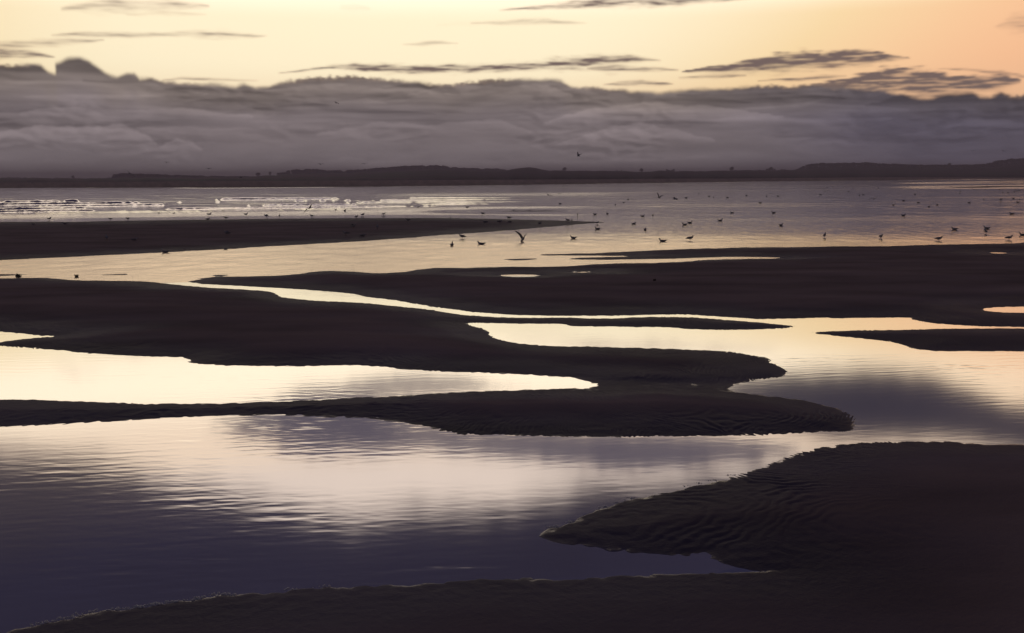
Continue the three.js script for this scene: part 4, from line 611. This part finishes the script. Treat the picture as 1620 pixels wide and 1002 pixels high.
function crownGeometry(seed, clumps, tall) {   // leaf clumps spread through a crown one metre across
  const r = random(seed), list = [];
  for (let i = 0; i < clumps; i++) {
    const a = r() * 6.28, y = r() * 2 - 1, rad = Math.sqrt(1 - y * y) * Math.pow(r(), 0.45), s = 0.1 + 0.13 * r();
    const g = new THREE.IcosahedronGeometry(s, 0); g.scale(1 + r() * 0.6, 0.6 + r() * 0.4, 1 + r() * 0.6); g.rotateY(r() * 6); g.rotateZ(r() * 0.8);
    g.translate(0.42 * rad * Math.cos(a), 0.5 * y * tall * (0.9 + 0.2 * r()), 0.42 * rad * Math.sin(a)); list.push(g);
  }
  return mergeGeometries(list);
}
{
  const crowns = [crownGeometry(1, 26, 0.9), crownGeometry(2, 26, 1.1), crownGeometry(3, 22, 0.8)], r = random(91);
  for (const [name, [distance, line]] of Object.entries(WOODS)) {
    const pine = /pine|plantation/.test(name), hedge = /hedge/.test(name), a0 = line[0][0], a1 = line[line.length - 1][0], width = degToRad(a1 - a0) * distance, rows = hedge ? 2 : 5;
    const n = Math.ceil(width / (hedge ? 4.5 : 4.2)) * rows, im = new THREE.InstancedMesh(crowns[pine ? 1 : 0], leafMaterial, n), o = new THREE.Object3D(), groundAt = (deg, d) => Math.max(1.5, along(RIDGE, deg) * smoothstep(d, 1000, 2400) * 0.98);
    for (let i = 0; i < n; i++) {
      const deg = lerp(a0, a1, r()), d = distance + (hedge ? 8 : 55) * (r() - 0.6), a = degToRad(deg), base = groundAt(deg, d) - 2, topY = Math.max(base + 3, along(line, deg) - (hedge ? 2.2 : 1.2) * r() * r() - (0.8 * Math.abs(noise(deg * 6, 3)) + 3 * Math.max(0, noise(deg * 2.2, 9))) * (pine ? 1.1 : 2.6)), s = topY - base;
      o.position.set(d * Math.sin(a), base + s * 0.5, -d * Math.cos(a)); o.rotation.y = r() * 6; o.scale.set(hedge ? s * 0.9 : 6 + 4 * r(), s, hedge ? s * 0.9 : 6 + 4 * r()); o.updateMatrix(); im.setMatrixAt(i, o.matrix);
    }
    im.name = numbered(hedge ? 'hedgerow_foliage' : 'woodland_foliage'); im.userData = { kind: 'stuff', label: { plantation: 'flat-topped plantation on the low western shore', ridge: 'wooded crest of the long middle hill', pine: 'dark pine wood on the eastern shore' }[name.split('_')[0]] ?? 'low dark hedgerow along the skyline', category: hedge ? 'hedgerow' : 'wood' };
    im.castShadow = im.receiveShadow = true; scene.add(im);
  }
  TREES.forEach(([x, z, topY, w, label], i) => {
    const t = new THREE.Group(); t.name = numbered('tree'); t.userData = { label, category: 'tree', group: 'lone trees on the far skyline' };
    const deg = Math.atan2(x, -z) * 180 / Math.PI, base = Math.max(1, along(RIDGE, deg) * 0.97 - 1), h = Math.max(5, topY - base);
    t.position.set(x, topY - h, z); scene.add(t);
    const trunk = new THREE.CylinderGeometry(0.16, 0.38, h * 0.62, 7); trunk.translate(0, h * 0.31, 0);
    const limbs = [0, 1, 2, 3].map((k) => { const g = new THREE.CylinderGeometry(0.05, 0.14, h * 0.4, 5); g.translate(0, h * 0.2, 0); g.rotateZ(0.7); g.rotateY(k * 1.7 + i); g.translate(0, h * 0.4, 0); return g; });
    mesh('trunk', mergeGeometries([trunk, ...limbs]), barkMaterial, t);
    const crown = mesh('crown', crownGeometry(30 + i, 46, 1), leafMaterial, t); crown.scale.set(w, h * 0.66, w); crown.position.y = h * 0.68;
  });
}

// ---------- gulls ----------
const feather = {
  body: new THREE.MeshStandardMaterial({ name: 'pale feathers', color: new THREE.Color().setRGB(0.32, 0.315, 0.33), roughness: 0.85 }),
  wing: new THREE.MeshStandardMaterial({ name: 'grey feathers', color: new THREE.Color().setRGB(0.16, 0.16, 0.175), roughness: 0.85 }),
  tip: new THREE.MeshStandardMaterial({ name: 'black feathers', color: new THREE.Color().setRGB(0.02, 0.02, 0.022), roughness: 0.8 }),
  horn: new THREE.MeshStandardMaterial({ name: 'dark red horn', color: new THREE.Color().setRGB(0.13, 0.03, 0.02), roughness: 0.5 }),
};
function loft(rings, seg = 12) {   // rings: [x, y, half height, half width, z]; a closed skin through upright-ish ovals along a spine
  const n = rings.length, pos = [], idx = [];
  for (let i = 0; i < n; i++) {
    const [x, y, a, b, z = 0] = rings[i], p = rings[Math.max(i - 1, 0)], q = rings[Math.min(i + 1, n - 1)], tx = q[0] - p[0], ty = q[1] - p[1], l = Math.hypot(tx, ty) || 1, nx = -ty / l, ny = tx / l;
    for (let k = 0; k < seg; k++) { const t = k / seg * 2 * Math.PI, u = Math.cos(t) * a, v = Math.sin(t) * b; pos.push(x + nx * u, y + ny * u, z + v); }
  }
  for (let i = 0; i < n - 1; i++) for (let k = 0; k < seg; k++) { const a = i * seg + k, b = i * seg + (k + 1) % seg; idx.push(a, b, a + seg, b, b + seg, a + seg); }
  for (const [end, flip] of [[0, 0], [n - 1, 1]]) { const c = pos.length / 3; pos.push(rings[end][0], rings[end][1], rings[end][4] ?? 0); for (let k = 0; k < seg; k++) { const a = end * seg + k, b = end * seg + (k + 1) % seg; flip ? idx.push(a, b, c) : idx.push(b, a, c); } }
  const g = new THREE.BufferGeometry(); g.setAttribute('position', new THREE.Float32BufferAttribute(pos, 3)); g.setIndex(idx); g.computeVertexNormals(); return g;
}
const STAND = [[-0.205, 0.13, 0.004, 0.02], [-0.155, 0.143, 0.016, 0.03], [-0.1, 0.155, 0.04, 0.044], [-0.03, 0.165, 0.06, 0.057], [0.045, 0.178, 0.065, 0.06], [0.092, 0.203, 0.05, 0.048], [0.112, 0.232, 0.033, 0.032], [0.124, 0.256, 0.029, 0.028], [0.138, 0.272, 0.028, 0.027], [0.158, 0.272, 0.018, 0.018], [0.168, 0.27, 0.006, 0.007]];
const ALERT = [[-0.15, 0.1, 0.004, 0.018], [-0.115, 0.122, 0.018, 0.03], [-0.07, 0.145, 0.042, 0.045], [-0.015, 0.172, 0.058, 0.056], [0.035, 0.21, 0.056, 0.055], [0.06, 0.25, 0.038, 0.038], [0.068, 0.285, 0.026, 0.026], [0.076, 0.312, 0.025, 0.025], [0.09, 0.328, 0.024, 0.024], [0.108, 0.326, 0.015, 0.016], [0.116, 0.324, 0.005, 0.006]];
const SWIM = [[-0.22, 0.085, 0.004, 0.018], [-0.165, 0.066, 0.018, 0.035], [-0.1, 0.05, 0.045, 0.055], [-0.02, 0.044, 0.06, 0.066], [0.06, 0.052, 0.058, 0.06], [0.105, 0.085, 0.043, 0.044], [0.122, 0.122, 0.029, 0.03], [0.13, 0.15, 0.027, 0.027], [0.143, 0.167, 0.027, 0.026], [0.163, 0.166, 0.017, 0.017], [0.173, 0.164, 0.006, 0.006]];
const REST = [[-0.21, 0.075, 0.004, 0.02], [-0.15, 0.07, 0.02, 0.036], [-0.09, 0.065, 0.046, 0.055], [-0.01, 0.064, 0.062, 0.068], [0.06, 0.072, 0.058, 0.06], [0.095, 0.095, 0.04, 0.042], [0.108, 0.118, 0.03, 0.031], [0.118, 0.134, 0.027, 0.027], [0.135, 0.142, 0.024, 0.024], [0.15, 0.14, 0.015, 0.016], [0.158, 0.138, 0.005, 0.006]];
const FLIGHT = [[-0.22, 0.0, 0.004, 0.05], [-0.16, 0.0, 0.014, 0.034], [-0.1, 0, 0.034, 0.036], [-0.02, 0, 0.05, 0.048], [0.06, 0.003, 0.048, 0.046], [0.115, 0.01, 0.034, 0.033], [0.15, 0.016, 0.028, 0.027], [0.175, 0.018, 0.024, 0.024], [0.192, 0.016, 0.014, 0.014], [0.2, 0.014, 0.005, 0.005]];
const LAND = [[-0.17, 0.075, 0.004, 0.05], [-0.12, 0.1, 0.016, 0.04], [-0.07, 0.13, 0.04, 0.046], [-0.01, 0.165, 0.056, 0.056], [0.045, 0.205, 0.052, 0.052], [0.078, 0.24, 0.036, 0.036], [0.098, 0.268, 0.028, 0.028], [0.116, 0.282, 0.026, 0.025], [0.136, 0.28, 0.016, 0.016], [0.145, 0.278, 0.005, 0.006]];
function bill([x, y], down = 0.3) { const g = new THREE.ConeGeometry(0.009, 0.046, 7); g.translate(0, 0.02, 0); g.scale(1, 1, 0.8); g.rotateZ(-Math.PI / 2 - down); g.translate(x - 0.005, y, 0); return g; }
function leg(x, top, side, lean = 0) { const a = new THREE.CylinderGeometry(0.0055, 0.005, top, 6); a.translate(0, top / 2, 0); const foot = new THREE.CylinderGeometry(0.026, 0.026, 0.005, 3); foot.scale(1, 1, 0.8); foot.rotateY(-Math.PI / 2); foot.translate(0.014, 0.003, 0); const g = mergeGeometries([a, foot]); g.translate(x, 0, side * 0.026); return g; }
function foldedWing(side, rings) {   // lies along the flank from the shoulder to beyond the tail
  const s = rings[5], m = rings[3], t = rings[0];
  return loft([[s[0] - 0.01, s[1] - 0.005, 0.006, 0.006, side * (s[3] - 0.004)], [m[0] + 0.045, m[1] + 0.02, 0.034, 0.016, side * (m[3] - 0.004)], [m[0], m[1] + 0.02, 0.042, 0.018, side * (m[3] - 0.002)], [m[0] - 0.07, m[1] + 0.012, 0.034, 0.016, side * (rings[2][3] + 0.002)], [(m[0] + t[0]) / 2 - 0.045, (m[1] + t[1]) / 2 + 0.022, 0.018, 0.01, side * 0.036], [t[0] - 0.035, t[1] + 0.014, 0.003, 0.003, side * 0.012]], 10);
}
function openWing(side, raise, bend, sweep) {   // half span 0.5 m: arm rises by raise, hand falls by bend, leading edge swept back
  const st = [[0, 0.08, 0.088], [0.1, 0.09, 0.088], [0.2, 0.097, 0.084], [0.3, 0.075, 0.072], [0.4, 0.035, 0.054], [0.48, -0.02, 0.02], [0.52, -0.05, 0.003]], pos = [], idx = []; let y = 0.025, z = 0.02;
  st.forEach(([s, lead, half], i) => {
    if (i) { const ds = s - st[i - 1][0], ang = s <= 0.21 ? raise : raise - bend; z += Math.cos(ang) * ds; y += Math.sin(ang) * ds; }
    const x = lead - sweep * s * s, c = half * 2, th = 0.014 * (1 - s * 1.5);
    for (const [u, v] of [[0, 0], [0.25, 1], [0.6, 0.7], [1, 0.05], [0.6, -0.25], [0.25, -0.5]]) pos.push(x + 0.01 - u * c, y + v * th, side * z);
  });
  const n = st.length, q = 6; for (let i = 0; i < n - 1; i++) for (let k = 0; k < q; k++) { const a = i * q + k, b = i * q + (k + 1) % q; side > 0 ? idx.push(a, a + q, b, b, a + q, b + q) : idx.push(a, b, a + q, b, b + q, a + q); }
  const cut = 4 * q * 6, make = (list) => { const g = new THREE.BufferGeometry(), first = Math.min(...list), last = Math.max(...list); g.setAttribute('position', new THREE.Float32BufferAttribute(pos.slice(first * 3, last * 3 + 3), 3)); g.setIndex(list.map((v) => v - first)); g.computeVertexNormals(); return g; };
  return [make(idx.slice(0, cut)), make(idx.slice(cut - 0))];
}
function gullModel(pose) {
  const g = new THREE.Group(), add = (name, geometry, material, parent = g) => mesh(name, geometry, material, parent);
  const wings = (raise, bend, sweep, lift = [0, 0, 0], tilt = 0) => { for (const s of [-1, 1]) { const [arm, hand] = openWing(s, Array.isArray(raise) ? raise[s < 0 ? 0 : 1] : raise, bend, sweep); for (const w of [arm, hand]) { w.rotateZ(tilt); w.translate(...lift); } const w = add('wing', arm, feather.wing); add('wing_tip', hand, feather.tip, w); } };
  const folded = (rings) => { for (const s of [-1, 1]) add('folded_wing', foldedWing(s, rings), feather.wing); };
  if (pose === 'fly') { add('body', loft(FLIGHT), feather.body); add('bill', bill([0.2, 0.013], 0.15), feather.horn); wings(0.32, 0.6, 0.25); }
  else if (pose === 'fly_up') { add('body', loft(FLIGHT), feather.body); add('bill', bill([0.2, 0.013], 0.15), feather.horn); wings(0.95, 0.35, 0.3); }
  else if (pose === 'landing') { add('body', loft(LAND), feather.body); add('bill', bill([0.147, 0.276], 0.1), feather.horn); wings([0.75, 1.2], 0.25, 0.3, [0.0, 0.2, 0], 0.35); for (const s of [-1, 1]) add('leg', leg(-0.01, 0.13, s), feather.horn); }
  else {
    const rings = { stand: STAND, preen: STAND, alert: ALERT, swim: SWIM, rest: REST }[pose], head = rings[rings.length - 1];
    add('body', loft(rings), feather.body); add('bill', bill(head, 0.3), feather.horn);
    if (pose === 'preen') { const [arm, hand] = openWing(1, 0.8, 0.9, 0.6); for (const w of [arm, hand]) { w.scale(0.75, 0.75, 0.55); w.translate(-0.03, 0.15, 0); } const w = add('wing', arm, feather.wing); add('wing_tip', hand, feather.tip, w); add('folded_wing', foldedWing(-1, rings), feather.wing); } else folded(rings);
    if (!['swim', 'rest'].includes(pose)) for (const s of [-1, 1]) add('leg', leg(pose === 'alert' ? -0.012 : 0.0, pose === 'alert' ? 0.14 : 0.125, s), feather.horn);
  }
  return g;
}
const gullKinds = Object.fromEntries(['stand', 'alert', 'swim', 'rest', 'preen', 'landing', 'fly', 'fly_up'].map((k) => [k, gullModel(k)]));
const turnRandom = random(404);
for (const [pose, x, z, heading, size, label, group] of GULLS) {
  const o = gullKinds[pose].clone(), [h, d] = sandAt(x, z);
  o.name = numbered('gull'); o.userData = { label, category: 'gull', group };
  o.position.set(x, d > 0 ? Math.max(h, 0) : pose === 'swim' ? -0.012 : pose === 'landing' ? -0.1 : Math.max(h, -0.05), z);
  o.rotation.y = degToRad(heading + (turnRandom() - 0.5) * 16); o.scale.setScalar(size); scene.add(o);
}
for (const [pose, x, y, z, heading, bank, label] of FLYING) {
  const o = gullKinds[pose].clone(); o.name = numbered('gull'); o.userData = { label, category: 'gull', group: 'gulls in flight' };
  o.position.set(x, y, z); o.rotation.order = 'YXZ'; o.rotation.y = degToRad(heading); o.rotation.x = degToRad(bank); o.rotation.z = 0.1; scene.add(o);
}
// ---------- bubbles of foam along the nearest water's edge ----------
{
  const r = random(812), list = [], dome = new THREE.SphereGeometry(1, 8, 5, 0, 2 * Math.PI, 0, Math.PI / 2);
  for (const [x0, z0, x1, z1, n] of FOAM) {
    let cx = 0, cz = 0;
    for (let i = 0; i < n; i++) {
      if (i % 7 === 0) { const t = r(); cx = lerp(x0, x1, t); cz = lerp(z0, z1, t); for (let k = 0; k < 40 && sandAt(cx, cz)[0] > -0.002; k++) cz -= 0.012; for (let k = 0; k < 40 && sandAt(cx, cz)[0] < -0.008; k++) cz += 0.012; }
      const s = 0.004 + 0.009 * r() * r(), g = dome.clone(); g.scale(s, s * 0.8, s); g.translate(cx + (r() - 0.5) * 0.09, 0.0004, cz + (r() - 0.5) * 0.035); list.push(g);
    }
  }
  mesh('foam', mergeGeometries(list), new THREE.MeshPhysicalMaterial({ name: 'foam bubbles', color: new THREE.Color().setRGB(0.5, 0.5, 0.52), roughness: 0.12, ior: 1.5 }), scene, { kind: 'stuff', label: 'small bubbles of foam along the nearest edge of the water', category: 'foam' });
}
// ---------- lumps of weed ----------
LUMPS.forEach(([x, z, size, label], i) => {
  const r = random(600 + i), fronds = [];
  for (let k = 0; k < 34; k++) { const g = new THREE.CapsuleGeometry(0.035 + 0.03 * r(), 0.25 + 0.3 * r(), 3, 6); g.scale(1, 1, 0.4); g.rotateZ((r() - 0.5) * 2.6); g.rotateY(r() * 6.28); g.translate((r() - 0.5) * 0.7, 0.05 + 0.3 * r() * r(), (r() - 0.5) * 0.5); fronds.push(g); }
  const m = mesh('seaweed_clump', mergeGeometries(fronds), new THREE.MeshStandardMaterial({ name: 'wet weed', color: new THREE.Color().setRGB(0.03, 0.028, 0.015), roughness: 0.5 }), scene, { label, category: 'seaweed', group: 'lumps of weed on the sand' });
  m.position.set(x, Math.max(0, sandAt(x, z)[0]), z); m.scale.set(size, size, size); m.rotation.y = r() * 6;
});

renderer.render(scene, camera);
